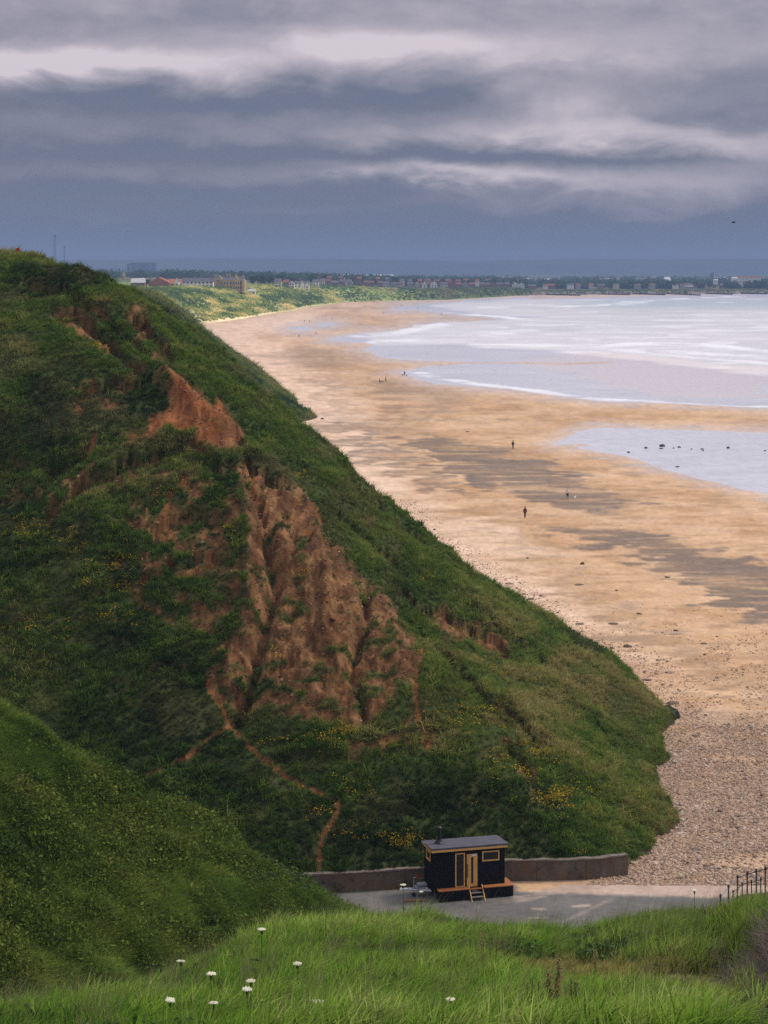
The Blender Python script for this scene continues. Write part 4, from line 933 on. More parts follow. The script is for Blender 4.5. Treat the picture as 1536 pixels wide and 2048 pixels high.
def window(name, x0, x1, z0, z1, face='front', fw=.065):
    f = MB(); f2 = MB()
    def bx(mb, a, b_, y0, y1, c_, d):
        if face == 'front': mb.box(a, b_, y0, y1, c_, d)
        else: mb.box(y0, y1, a, b_, c_, d)
    bx(f, x0, x1, -.03, .07, z0, z0 + fw); bx(f, x0, x1, -.03, .07, z1 - fw, z1)
    bx(f, x0, x0 + fw, -.03, .07, z0 + fw, z1 - fw); bx(f, x1 - fw, x1, -.03, .07, z0 + fw, z1 - fw)
    bx(f2, x0 + fw, x1 - fw, .03, .045, z0 + fw, z1 - fw)
    p = f.build(name, m_pine, hut); f2.build('pane', m_glass, p); return p
window('window', *openf[0])['label'] = 'tall narrow side light left of the door'
window('window', *openf[2])['label'] = 'wide window right of the door'
window('window', .50, 1.36, 1.98, 2.50, 'side')['label'] = 'small window in the end wall'
dx0, dx1, dz0, dz1 = openf[1]
MB().box(dx0, dx0 + .035, -.015, .06, dz0, dz1).box(dx1 - .035, dx1, -.015, .06, dz0, dz1).box(dx0 + .035, dx1 - .035, -.015, .06, dz1 - .05, dz1).build('door_frame', m_dark, hut)
d = MB(); a, b_ = dx0 + .045, dx1 - .045; gx0, gx1 = .5 * (a + b_) - .06, .5 * (a + b_) + .07
for p0, p1, q0, q1 in panel_with_holes(a, b_, dz0 + .01, dz1 - .055, [(gx0, gx1, dz0 + .18, dz1 - .22)]): d.box(p0, p1, -.02, .03, q0, q1)
for k in (a + .09, a + .19, b_ - .19, b_ - .09): d.box(k - .006, k + .006, -.027, -.0202, dz0 + .02, dz1 - .06)
door = d.build('door', m_pine, hut)
MB().box(gx0, gx1, 0, .014, dz0 + .18, dz1 - .22).build('pane', m_glass, door)
MB().box(a + .015, a + .045, -.09, -.06, dz0 + .55, dz0 + 1.30).box(a + .02, a + .04, -.0595, -.0202, dz0 + .62, dz0 + .66).box(a + .02, a + .04, -.0595, -.0202, dz0 + 1.19, dz0 + 1.23).build('handle', m_dark, door)
MB().box(b_ - .30, b_ - .06, -.030, -.0202, dz1 - .17, dz1 - .085).build('sign_plate', m_white, door)
MB().box(b_ - .16, b_ - .08, -.028, -.0202, dz0 + .06, dz0 + .10).build('small_plate', m_red, door)
# platforms either side of the steps
def bench(x0, x1, y0, y1, name='bench'):
    s = MB()
    n_ = max(2, int((x1 - x0) / .14))
    for k in range(n_): s.box(x0 + (x1 - x0) * k / n_ + .006, x0 + (x1 - x0) * (k + 1) / n_ - .006, y0, y0 + .04, .03, .585)
    s.box(x0 + .01, x0 + .04, y0 + .042, y1, .03, .585).box(x1 - .04, x1 - .01, y0 + .042, y1, .03, .585)
    p = s.build(name, m_clad, hut); t = MB(); k = y0 - .03
    while k < y1 - .02: t.box(x0 - .03, x1 + .03, k, min(k + .135, y1), .587, .635); k += .142
    t.build('deck_top', m_deck, p); return p
bench(.22, 1.96, -.47, -.05)['label'] = 'slatted bench box left of the steps'
bench(2.86, 4.52, -.44, -.05)['label'] = 'slatted bench box right of the steps'
MB().box(4.16, 4.55, -.03, .9, .03, .585).build('side_box', m_clad, hut); MB().box(4.14, 4.58, -.028, .95, .587, .635).build('side_top', m_deck, hut)
st = empty('steps', (0, 0, 0)); st.parent = hut
for k, z in enumerate((.20, .37, .54)): MB().box(2.06, 2.74, -.70 + k * .21, -.50 + k * .21, z - .035, z).build("tread", m_deck if k == 2 else simple('grey_tread', (.16, .14, .12)), st)
for xx in (2.0, 2.76): MB().add([(xx, -.78, 0), (xx + .045, -.78, 0), (xx + .045, -.69, 0), (xx, -.69, 0), (xx, -.18, .70), (xx + .045, -.18, .70), (xx + .045, -.08, .70), (xx, -.08, .70)], [(3, 2, 1, 0), (4, 5, 6, 7), (0, 1, 5, 4), (1, 2, 6, 5), (2, 3, 7, 6), (3, 0, 4, 7)]).build('stringer', m_pine, st)
# trailer under the hut
db = MB().tube([(0.1, .35, .40), (-1.05, .98, .40)], .045, 8).tube([(0.1, 1.65, .40), (-1.05, 1.02, .40)], .045, 8).box(-.75, -.25, .68, 1.32, .445, .52).build('drawbar', m_steel, hut)
MB().tube([(-1.02, 1.0, .43), (-1.35, 1.0, .45), (-1.50, 1.0, .45)], [.06, .055, .05], 10).tube([(-1.5, 1.0, .49), (-1.56, 1.0, .43), (-1.62, 1.0, .38)], [.09, .1, .05], 10).build('hitch', m_white, db)
MB().box(-.62, -.1, .80, 1.20, .525, .70).build('cover_box', m_grey, hut, .03)
jw = MB().tube([(-.85, .93, .25), (-.85, .93, 1.05)], .028, 8).tube([(-.85, .93, 1.055), (-.73, .93, 1.06)], .018, 6).build('jockey_post', m_steel, hut)
MB().tube([(-.73, .93, 1.02), (-.73, .93, 1.20)], .035, 8).build('crank_knob', m_red, jw)
MB().tube([(-.85, .89, .115), (-.85, .97, .115)], .11, 14).build('jockey_wheel', m_rub, jw)
MB().tube([(-1.18, .94, .50), (-1.02, .94, .66)], .016, 6).build('brake_lever', m_dark, db)
for yy, nm in ((.10, 1), (DY - .28, 0)):
    for xc in (1.75, 2.45):
        wh = MB().tube([(xc, yy, .30), (xc, yy + .18, .30)], .30, 20).build('wheel', m_rub, hut); MB().tube([(xc, yy - .01, .30), (xc, yy - .001, .30)], .17, 14).build('hub', m_steel, wh)
MB().box(.08, LX - .08, .32, .40, .34, .415).box(.08, LX - .08, 1.62, 1.70, .34, .415).build('chassis', m_steel, hut)
for xx in (.2, LX - .2):
    for yy in (.36, 1.66): MB().tube([(xx, yy, .0), (xx, yy, .338)], .03, 8).build('support_leg', m_steel, hut)
# a low board lying on the ground beside the hitch
bo = MB().box(-.55, .55, -.05, .05, 0, .06).build('timber_chock', m_deck); bo.location = (HO[0] - 1.05, HO[1] - .15, GZ + .02); bo.rotation_euler = (0, 0, .1)
tag(bo, 'short reddish timber lying on the asphalt under the trailer hitch', 'timber')

# ------------------------------------------------------------------ railings on the right
m_rail = simple('rail_paint_dark', (.035, .03, .04), .5, .2); m_bright = simple('worn_silver_rail', (.42, .42, .46), .35, .15, 8, .6)
def railing(posts, rail_of, label, prad):            # posts: (px, py_top, d, z_base)
    r = empty('railing', at(posts[0][0], posts[0][1], posts[0][2])); lo = np.array(r.location)
    tops = []
    for px, py, d, zb_ in posts:
        p = np.array(at(px, py, d)); tops.append(p)
        po = MB().tube([(p[0] - lo[0], p[1] - lo[1], zb_ - lo[2]), tuple(p - lo)], prad, 8).build('post', m_rail, r)
        MB().tube([tuple(p - lo + (0, 0, -.085)), tuple(p - lo + (0, 0, -.02)), tuple(p - lo + (0, 0, .05)), tuple(p - lo + (0, 0, .10))], [prad * 1.2, prad * 1.6, prad * 1.6, prad * .8], 8).build('knob', m_rail, po)
    for i in range(len(tops) - 1):
        a_, b2 = tops[i] - lo, tops[i + 1] - lo
        dn = np.array((0, 0, -.04))
        MB().tube([tuple(a_ + dn), tuple(b2 + dn)], prad * .55, 6).build('top_rail', m_bright if rail_of(i) else m_rail, r)
        if False: MB().tube([tuple(a_ + dn * 13), tuple(b2 + dn * 13)], prad * .45, 6).build('mid_rail', m_rail, r)
    return tag(r, label, 'railing')
fr = [(1441, 1792, 99.0), (1457, 1773, 99.3), (1475, 1754, 99.6)] + [(1494.5 + 18 * k, 1747 - 5.0 * k, 99.8 + .1 * k) for k in range(8)]
fr = [(x, y, d, float(mound(np.array((x - CX) / F * d), np.array(d))) - .1) for x, y, d in fr]
railing(fr, lambda i: i < 2, 'dark metal railing with knobbed posts and a bright sloping end rail', .037)
bk = [(1466, 1783, 106.5), (1484.5, 1768, 106.5), (1503, 1763, 106.5), (1521.5, 1758, 106.5), (1541, 1753, 106.5), (1560, 1749, 106.5)]
railing([(x, y, d, GZ - .05) for x, y, d in bk], lambda i: False, 'second lower row of thin dark posts behind the front railing', .032)

# ------------------------------------------------------------------ plants that can be counted in the foreground
m_stem = simple('plant_stem', (.10, .14, .05), .7); m_umb = simple('cream_umbel', (.70, .65, .48), .8, .1); m_dock = simple('rusty_seed', (.15, .115, .038), .8, .5, 30); m_dleaf = simple('dock_leaf', (.035, .075, .018), .6)
def ground_bank(px, py):
    lo, hi = 21.0, 52.0
    for d in np.arange(21, 52, .05):
        X = (px - CX) / F * d; z = float(bank_z(np.array(X), np.array(d)))
        if CZ - (py - HY) / F * d <= z: return X, d, z
    X = (px - CX) / F * 46; return X, 46.0, float(bank_z(np.array(X), np.array(46.0)))
def umbel(x, y, z, h, r, tilt, label, grp='white umbel flowers in the near grass'):
    o = empty('cow_parsley', (x, y, z), random.uniform(0, 6))
    MB().tube([(0, 0, 0), (.02 * h, .01, h * .55), (tilt * .1, .02, h)], [.012, .009, .006], 6).build('stem', m_stem, o)
    s = MB(); hd = MB()
    for k in range(14):
        a_ = k * 2.4; q = r * math.sqrt((k + .5) / 14)
        tip = (tilt * .1 + q * math.cos(a_), .02 + q * math.sin(a_), h + .10 - q * .12 + tilt * q * math.cos(a_) * .6)
        s.tube([(tilt * .1, .02, h), tip], .003, 4)
        for j in range(7):
            an = j * .9; rr = .022 + .01 * random.random()
            cx_, cy_, cz_ = tip[0] + rr * math.cos(an), tip[1] + rr * math.sin(an), tip[2] + random.uniform(0, .012)
            hd.add([(cx_ - .013, cy_, cz_), (cx_, cy_ - .013, cz_ + .004), (cx_ + .013, cy_, cz_), (cx_, cy_ + .013, cz_ + .004), (cx_, cy_, cz_ + .012)], [(0, 1, 4), (1, 2, 4), (2, 3, 4), (3, 0, 4), (3, 2, 1, 0)])
    s.build('ray', m_stem, o); hd.build('flower_head', m_umb, o)
    for k in (.25, .45): MB().add([(0, 0, h * k), (.10, .05, h * k + .06), (.22, .03, h * k + .03), (.10, -.04, h * k + .05)], [(0, 1, 2, 3)]).build('leaf', m_dleaf, o)
    return tag(o, label, 'wildflower', grp)
UMB = [(525, 1857, .115, .1, 'white umbel standing highest against the foot of the left hillside'), (362, 1918, .115, .8, 'tilted white umbel at the seam between hillside and near grass'), (425, 1946, .085, 0, 'small faint white umbel just below the tilted one'),
       (597, 1927, .095, 0, 'flat white umbel alone in mid bank left of centre'), (501, 1959, .085, .2, 'upper of the two white umbels close above each other'), (500, 1979, .085, .4, 'lower of the two white umbels close above each other'),
       (350, 2012, .085, .7, 'tilted white umbel low on the left of the bank'), (424, 2035, .08, .5, 'white umbel near the bottom edge left of centre'), (640, 2044, .13, .3, 'large white umbel cut by the bottom edge'),
       (904, 1998, .075, 0, 'white umbel standing below the hut in open grass'), (808, 1769, .12, 0, 'pale umbel whose head shows before the wall left of the hut'), (842, 1784, .06, .3, 'tiny pale flower head beside the trailer hitch'),
       (1390, 1780, .10, 0, 'cream flower head standing before the slipway near the railing')]
for px, py, r, tl, lb in UMB:
    h = 1.0
    X, d, z = ground_bank(px, min(py + h / 34 * F * .92, 2075)) if py > 1840 else ((px - CX) / F * 45.5, 45.5, float(bank_z(np.array((px - CX) / F * 45.5), np.array(45.5))))
    hh = max(.35, CZ - (py - HY) / F * d - z - .09)
    umbel(X, d, z - .02, hh, r * .35, tl, lb)
def dock(px, py_top, py_base, dens, label):
    X, d, z = ground_bank(px, py_base); h = (py_base - py_top) / F * d * 1.45
    o = empty('dock_plant', (X, d, z), random.uniform(0, 6)); sd_ = MB()
    for k in range(3 if dens > .5 else 2):
        ox, oy = random.uniform(-.05, .05), random.uniform(-.05, .05); hk = h * random.uniform(.8, 1); lx = random.uniform(-.08, .12)
        MB().tube([(ox, oy, -.05), (ox + lx * .4, oy, hk * .5), (ox + lx, oy, hk)], [.010, .007, .003], 5).build('stem', m_stem if k else m_dock, o)
        for j in range(int(330 * dens)):
            t_ = random.uniform(.30, 1); q = .055 * (1.05 - t_) + .012
            cx_ = ox + lx * t_ + random.gauss(0, q); cy_ = oy + random.gauss(0, q); cz_ = hk * t_; s_ = random.uniform(.006, .012)
            sd_.add([(cx_ - s_, cy_, cz_), (cx_, cy_ - s_, cz_ - s_), (cx_ + s_, cy_, cz_), (cx_, cy_ + s_, cz_ + s_ * 1.3)], [(0, 1, 2, 3)])
    sd_.build('seed_head', m_dock, o)['kind'] = 'stuff'
    for k in range(6):
        an = k * 1.05; c_, s_ = math.cos(an), math.sin(an)
        lf = MB().add([(0, 0, .03), (.11 * c_ - .04 * s_, .11 * s_ + .04 * c_, .13), (.26 * c_, .26 * s_, .10), (.11 * c_ + .04 * s_, .11 * s_ - .04 * c_, .13)], [(0, 1, 2), (0, 2, 3)]).build('leaf', m_dleaf, o)
    return tag(o, label, 'dock', 'seeding dock plants in the near grass')
for a_ in [(1065, 1990, 2070, .8, 'leftmost of three rusty dock clumps at the bottom edge'), (1108, 1962, 2066, 1.0, 'tallest middle clump of rusty dock at the bottom edge'), (1152, 1985, 2068, .9, 'rightmost of three rusty dock clumps at the bottom edge'),
           (1186, 1925, 1975, .22, 'thin dock stalk above the rusty clumps right of centre'), (1315, 1935, 2010, .25, 'sparse dark dock stalk right of the rusty clumps'), (1362, 1945, 2035, .3, 'leafy dark dock plant near the worn track'),
           (968, 1880, 1960, .2, 'thin dark stalk in the grass below the hut steps'), (985, 1890, 1965, .22, 'leaning brown stalk beside the thin dark one below the hut'), (1215, 2000, 2068, .15, 'bare grey stalk right of the rusty dock clumps'), (740, 1900, 1960, .15, 'faint brown stalk in the grass left of the hut')]: dock(*a_)

# dark thorn bushes on the nose of the left hillside
m_leaf = mat_inst  # (leaf materials for single bushes carry their own colour)
def mat_leaf(name, a, b):
    n = N(name); r_ = n.new('ShaderNodeNewGeometry').outputs['Random Per Island']; n.col(n.ramp(r_, [(0, a), (1, b)])); n.set(.6, 0, .15); return n.m
m_thorn = mat_leaf('thorn_leaves', (.022, .040, .014), (.075, .095, .028)); m_bark = simple('bark', (.10, .075, .055), .9, .3, 10)
def bush(px, py, d, rw, rh, label, m=None, nl=1500):
    x, y, _ = at(px, py, d); z = float(hill_z(np.array(x), np.array(y))) - .15
    o = empty('bush', (x, y, z)); v = MB()
    for k in range(nl):
        a_ = random.uniform(0, 6.28); el_ = math.asin(random.uniform(-.1, 1)); q = random.uniform(.45, 1.05) ** .6
        q *= .8 + .3 * math.sin(3 * a_ + px) * math.cos(2 * el_ + py)
        c_ = np.array((rw * q * math.cos(a_) * math.cos(el_), rw * q * math.sin(a_) * math.cos(el_), rh * q * math.sin(el_) + .2))
        dn = np.random.default_rng(k).normal(0, 1, 3); dn /= np.linalg.norm(dn); u = np.cross(dn, (.3, .5, .8)); u /= np.linalg.norm(u); w_ = np.cross(dn, u); s_ = random.uniform(.035, .075)
        v.add([tuple(c_ - u * s_), tuple(c_ + w_ * s_ * .6), tuple(c_ + u * s_), tuple(c_ - w_ * s_ * .6)], [(0, 1, 2, 3)])
    t_ = MB()
    for k in range(6): a_ = k * 1.05; t_.tube([(0, 0, -.1), (rw * .3 * math.cos(a_), rw * .3 * math.sin(a_), rh * .45), (rw * .65 * math.cos(a_), rw * .65 * math.sin(a_), rh * .8)], [.04, .025, .008], 5)
    t_.build('stem', m_bark, o); v.build('foliage', m or m_thorn, o)
    return tag(o, label, 'bush', 'thorn bushes on the left hillside')
for a_ in [(655, 1755, 101.5, 1.1, .9, 'dark thorn bush at the very foot of the hillside beside the wall'), (615, 1735, 101, 1.2, 1.0, 'thorn bush second from the foot of the left hillside'), (560, 1790, 97, 1.5, 1.0, 'broad dark bush above the near grass below the hillside edge'),
           (575, 1705, 100, 1.1, .8, 'rounded bush higher on the left hillside edge'), (500, 1800, 94, 1.3, .8, 'low bush where hillside meets the near grass'), (520, 1700, 98, 1.2, .7, 'flat bush well up the left hillside')]: bush(*a_)
# ------------------------------------------------------------------ people, dogs and birds on the beach
def skin(name, verts, edges, radii, m, parent, sub=1):
    me = bpy.data.meshes.new(name); me.from_pydata(verts, edges, []); me.update()
    o = link(name, me, m, parent); md = o.modifiers.new('skin', 'SKIN'); md.use_smooth_shade = True
    for i, r_ in enumerate(radii):
        me.skin_vertices[0].data[i].radius = r_ if isinstance(r_, tuple) else (r_, r_)
        me.skin_vertices[0].data[i].use_root = (i == 0)
    if sub: s = o.modifiers.new('sub', 'SUBSURF'); s.levels = sub; s.render_levels = sub
    return o
MATS = {}
def flat(c, rough=.85):
    k = tuple(c)
    if k not in MATS: MATS[k] = simple('cloth_%d' % len(MATS), c, rough, .15, 12, 0, .1)
    return MATS[k]
SKINC = (.42, .24, .17)
def beach_point(px, py):
    d = 300.0
    for _ in range(30): d = (CZ - float(beach_z(np.array(d)))) * F / (py - HY)
    return ((px - CX) / F * d, d, float(beach_z(np.array(d))) + .0)
def person(px, py, h, heading, top, legs, label, hair=(.03, .02, .015), stride=.18, shorts=False, bag=None, cap=None, arm=.12, group='people walking on the beach'):
    o = empty('person', beach_point(px, py), heading); o['label'] = label; o['category'] = 'person'; o['group'] = group
    k = h / 1.72; s = stride
    J = {}
    vs, es, rs = [], [], []
    def v(nm, x, y, z, r, pa=None):
        J[nm] = len(vs); vs.append((x * k, y * k, z * k)); rs.append(tuple(q * k for q in r) if isinstance(r, tuple) else r * k)
        if pa: es.append((J[pa], J[nm]))
    v('pel', 0, 0, .95, (.145, .11)); v('sp', 0, .01, 1.12, (.13, .095), 'pel'); v('ch', 0, 0, 1.34, (.155, .11), 'sp'); v('nk', 0, .01, 1.47, .055, 'ch')
    v('h0', 0, -.005, 1.555, .072, 'nk'); v('h1', 0, -.01, 1.64, .080, 'h0'); v('h2', 0, 0, 1.695, .055, 'h1'); v('no', 0, -.105, 1.61, .014, 'h1')
    for sd, nm in ((-1, 'l'), (1, 'r')):
        st_ = s * sd
        v('sh' + nm, .17 * sd, 0, 1.40, .058, 'ch'); v('el' + nm, .23 * sd, .05 - st_ * .5, 1.13, .043, 'sh' + nm)
        v('wr' + nm, .24 * sd, -.04 - st_ * .9 - arm * .3, .90, .028, 'el' + nm); v('pa' + nm, .24 * sd, -.06 - st_ - arm * .3, .835, (.040, .020), 'wr' + nm)
        for q in range(4): v('f%d' % q + nm, .24 * sd + .010 * (q - 1.5), -.085 - st_ - arm * .3 - .012 * (1.5 - abs(q - 1.5)), .755 + .008 * abs(q - 1.3), .009, 'pa' + nm)
        v('th' + nm, .215 * sd, -.10 - st_ - arm * .3, .815, .010, 'pa' + nm)
        v('hp' + nm, .09 * sd, 0, .90, .088, 'pel'); v('kn' + nm, .095 * sd, -.03 + st_ * .55, .50, .060, 'hp' + nm); v('an' + nm, .095 * sd, .03 + st_ * 1.1, .09, .038, 'kn' + nm); v('to' + nm, .10 * sd, -.13 + st_ * 1.1, .035, .035, 'an' + nm)
    skin('body', vs, es, rs, flat(SKINC, .6), o)
    def sub(nm, names, grow, m, extra=()):
        V2 = [vs[J[a]] for a in names]; R2 = []
        for a in names:
            r_ = rs[J[a]]; r_ = r_ if isinstance(r_, tuple) else (r_, r_); R2.append(tuple(q + grow * k for q in r_))
        ix = {a: i for i, a in enumerate(names)}; inv = {J[a]: a for a in J}
        E2 = [(ix[inv[a]], ix[inv[b]]) for a, b in es if inv[a] in ix and inv[b] in ix]
        return skin(nm, V2, E2, R2, m, o)
    sub('jacket', ['ch', 'sp', 'pel', 'shl', 'ell', 'wrl', 'shr', 'elr', 'wrr'] if not shorts else ['ch', 'sp', 'pel', 'shl', 'ell', 'shr', 'elr'], .022, flat(top))
    sub('trousers', ['pel', 'hpl', 'knl', 'anl', 'hpr', 'knr', 'anr'] if not shorts else ['pel', 'hpl', 'knl', 'hpr', 'knr'], .014, flat(legs))
    for nm in 'lr': skin('shoe', [vs[J['an' + nm]], vs[J['to' + nm]]], [(0, 1)], [.048 * k, .042 * k], flat((.03, .025, .025)), o)
    skin('cap' if cap else 'hair', [(0, .02 * k, 1.66 * k), (0, .045 * k, 1.60 * k), (0, .0, 1.715 * k)], [(0, 1), (0, 2)], [.088 * k, .075 * k, .06 * k], flat(cap or hair), o)
    if bag:
        MB().box(-.15 * k, .15 * k, .13 * k, .30 * k, 1.02 * k, 1.42 * k).build('backpack', flat(bag), o, .05 * k)
    return o
DK, NV = (.022, .022, .030), (.03, .035, .06)
person(1050, 1036, 1.72, R(200), (.035, .032, .042), DK, 'walker in dark jacket and trousers with a red bag, nearest on the sand', (.14, .05, .03), .10, bag=(.22, .03, .03))
person(1135, 999, 1.70, R(170), (.72, .72, .76), NV, 'person in white top, dark shorts and white cap beside a small white dog', shorts=True, cap=(.75, .75, .75), stride=.10)
person(1026, 898, 1.75, R(10), (.025, .03, .035), DK, 'person all in dark clothes with a backpack on the dark weed streak', bag=(.02, .03, .03), stride=.06)
person(809, 752.5, 1.78, R(150), DK, NV, 'dark dressed dog walker standing at the tip of the second pool')
person(759.5, 767, 1.66, R(80), (.62, .10, .30), NV, 'person in a bright pink jacket with a black dog at their side')
person(771.5, 764, 1.76, R(100), DK, DK, 'dark dressed companion just right of the person in pink')
person(598, 675.5, 1.74, R(40), (.03, .03, .04), DK, 'lone dark figure in the middle of the far wet sand', stride=.22)
person(632, 669, 1.74, R(120), (.16, .10, .08), (.10, .07, .06), 'slim brownish figure right of the lone dark one')
person(619.5, 645, 1.74, R(200), DK, DK, 'darker of the two figures side by side near the far green bank')
person(608.8, 645, 1.70, R(200), (.10, .09, .10), NV, 'paler left one of the two figures side by side near the far bank')
person(664, 639, 1.70, R(90), DK, DK, 'dark figure on the thin dark tideline by the far bank')
person(883, 630.5, 1.75, R(20), (.08, .04, .04), DK, 'tiny figure close to the surf on the far sand spit')
person(835.5, 618, 1.75, R(20), DK, DK, 'tiny dark figure beside the far water channel')
person(804, 613, 1.7, R(60), (.12, .10, .11), DK, 'faint tiny figure left of the far water channel')
person(767, 627.5, 1.7, R(60), (.12, .09, .08), DK, 'faint tiny figure in the middle of the far sand')
person(979, 601.5, 1.75, R(60), DK, DK, 'farthest speck of a person below the end of the green bank')
def dog(px, py, h, heading, c, label):
    o = empty('dog', beach_point(px, py), heading); k = h / .5
    V2 = [(0, .22, .36), (0, 0, .35), (0, -.24, .36), (0, -.36, .48), (0, -.44, .55), (0, -.56, .51), (.04, -.40, .64), (-.04, -.40, .64), (0, .36, .44), (0, .46, .56)]
    R2 = [.085, .09, .115, .065, .065, .03, .014, .014, .02, .012]; E2 = [(0, 1), (1, 2), (2, 3), (3, 4), (4, 5), (4, 6), (4, 7), (0, 8), (8, 9)]
    for sd in (-1, 1):
        b_ = len(V2); V2 += [(.07 * sd, -.24, .24), (.07 * sd, -.25 + .05 * sd, .12), (.07 * sd, -.28 + .08 * sd, .02)]; R2 += [.042, .022, .022]; E2 += [(2, b_), (b_, b_ + 1), (b_ + 1, b_ + 2)]
        b_ = len(V2); V2 += [(.07 * sd, .20, .23), (.07 * sd, .28 - .05 * sd, .14), (.07 * sd, .24 - .07 * sd, .02)]; R2 += [.05, .024, .022]; E2 += [(0, b_), (b_, b_ + 1), (b_ + 1, b_ + 2)]
    skin('body', [tuple(q * k for q in p) for p in V2], E2, [q * k for q in R2], flat(c), o)
    MB().tube([(0, -.32 * k, .42 * k), (0, -.345 * k, .455 * k)], .075 * k, 10).build('collar', flat((.3, .04, .03)), o)
    return tag(o, label, 'dog', 'dogs on the beach')
dog(1149.5, 998.5, .46, R(150), (.75, .72, .68), 'small white dog right of the person in a white top')
dog(764, 765, .50, R(80), (.02, .02, .022), 'black dog between the pink jacket and the dark companion')
dog(805, 751.5, .55, R(30), (.05, .035, .03), 'dark dog left of the walker at the second pool')
dog(813.5, 752, .50, R(200), (.26, .13, .06), 'brown dog right of the walker at the second pool')
def gull(loc, heading, sp, flying, c, label):
    o = empty('gull', loc, heading)
    skin('body', [(0, .0, .0), (0, -.14, .02), (0, -.21, .04), (0, .15, .0), (0, .22, -.01)] if flying else [(0, 0, .22), (0, -.10, .30), (0, -.13, .38), (0, .16, .16), (0, .24, .13)], [(0, 1), (1, 2), (0, 3), (3, 4)], [.065, .05, .035, .045, .02], flat(c), o)
    MB().tube([(0, -.23, .04), (0, -.29, .03)] if flying else [(0, -.15, .38), (0, -.21, .365)], [.014, .004], 6).build('beak', flat((.5, .3, .05)), o)
    for sd in (-1, 1):
        if flying: MB().add([(0, -.07, .03), (sd * sp * .22, -.13, .13), (sd * sp * .5, .04, .05), (sd * sp * .24, .06, .11), (0, .08, .02), (0, -.07, .015), (sd * sp * .22, -.13, .12), (sd * sp * .24, .06, .10), (0, .08, .005)], [(0, 1, 3, 4), (1, 2, 3), (8, 7, 6, 5), (7, 2, 6), (0, 5, 6, 1), (4, 3, 7, 8), (1, 6, 2), (3, 2, 7)]).build('wing', flat((.10, .10, .12)), o)
        else:
            MB().add([(sd * .05, -.08, .27), (sd * .075, .06, .25), (sd * .03, .26, .15), (sd * .045, .05, .16), (sd * .045, -.07, .20)], [(0, 1, 2, 3, 4)]).build('wing', flat((.12, .12, .14)), o)
            MB().tube([(sd * .03, 0, 0), (sd * .03, .01, .18)], .009, 5).build('leg', flat((.5, .25, .12)), o)
    return tag(o, label, 'bird')
gull(at(1467, 445, 190), R(70), .62, True, (.06, .055, .07), 'dark bird flying alone in the clouded sky on the right')
gull(beach_point(844.5, 1027), R(240), .6, False, (.10, .10, .13), 'dark bird standing on the pale sand at the cliff foot')

# ------------------------------------------------------------------ rocks and driftwood that can be counted
m_rock = simple('dark_wet_rock', (.045, .040, .045), .6, .4, 2, 0, .4); m_rbrown = simple('red_brown_stone', (.13, .06, .045), .8, .3, 4); m_rgrey = simple('grey_stone', (.17, .155, .155), .85, .3, 4); m_weed = simple('dried_weed', (.15, .105, .078), .95, .4, 8); m_drift = simple('driftwood', (.32, .23, .17), .9, .3, 6)
def rock(px, py, wpx, hpx, m, label, seed, grp='rocks and flotsam on the beach', cat='rock', name='rock'):
    x, y, z = beach_point(px, py); sx_ = wpx / F * y / 2; sz = max(hpx / F * y * .5, .04)
    rr = random.Random(seed); bm = bmesh.new(); bmesh.ops.create_icosphere(bm, subdivisions=3, radius=1)
    ph = [rr.uniform(0, 6) for _ in range(6)]
    for v in bm.verts:
        c = v.co; q = 1 + .16 * math.sin(3 * c.x + ph[0]) * math.cos(2.5 * c.y + ph[1]) + .10 * math.sin(7 * c.y + ph[2] + 3 * c.z) + .08 * math.sin(9 * c.x + ph[3]) + rr.uniform(-.03, .03)
        v.co = (c.x * sx_ * q, c.y * sx_ * .8 * q, max(c.z, -.4) * sz * 1.6 * q)
    me = bpy.data.meshes.new(name); bm.to_mesh(me); bm.free(); o = link(name, me, m); o.location = (x, y, z + sz * .3 - (.05 if y > 330 else 0)); o.rotation_euler = (0, 0, rr.uniform(-.6, .6))
    return tag(o, label, cat, grp)
RK = [(1324.5, 892.5, 12, 5, 'largest dark rock in the front pool'), (1292, 896, 6, 3, 'rock in the front pool just left of the largest one'), (1322, 897, 7, 2, 'flat rock right below the largest one in the front pool'), (1358.5, 894.5, 5.5, 3, 'small dark rock next right of the largest one in the pool'), (1456.5, 896, 7, 3.4, 'dark rock standing apart on the sandbar at the right of the pool'),
      (1257, 904.5, 6, 2.4, 'flat dark rock nearest the pool edge on the left'), (1404, 898, 7, 2, 'low rock midway between largest rock and the apart one'), (1406, 901, 4, 1.5, 'tiny rock just under the low midway rock in the pool'), (1383, 898, 4, 1.6, 'tiny rock right of the small dark rock in the pool'), (1347, 896, 4, 1.6, 'tiny rock between largest and small dark rock'), (1530, 901.5, 4, 2.2, 'rock at the right edge of the photograph in the pool'), (1355, 933, 8, 1.6, 'faint low rock patch near the lower side of the pool')]
for i, (x, y, a, b_, lb) in enumerate(RK): rock(x, y, a, b_, m_rock, lb, i)
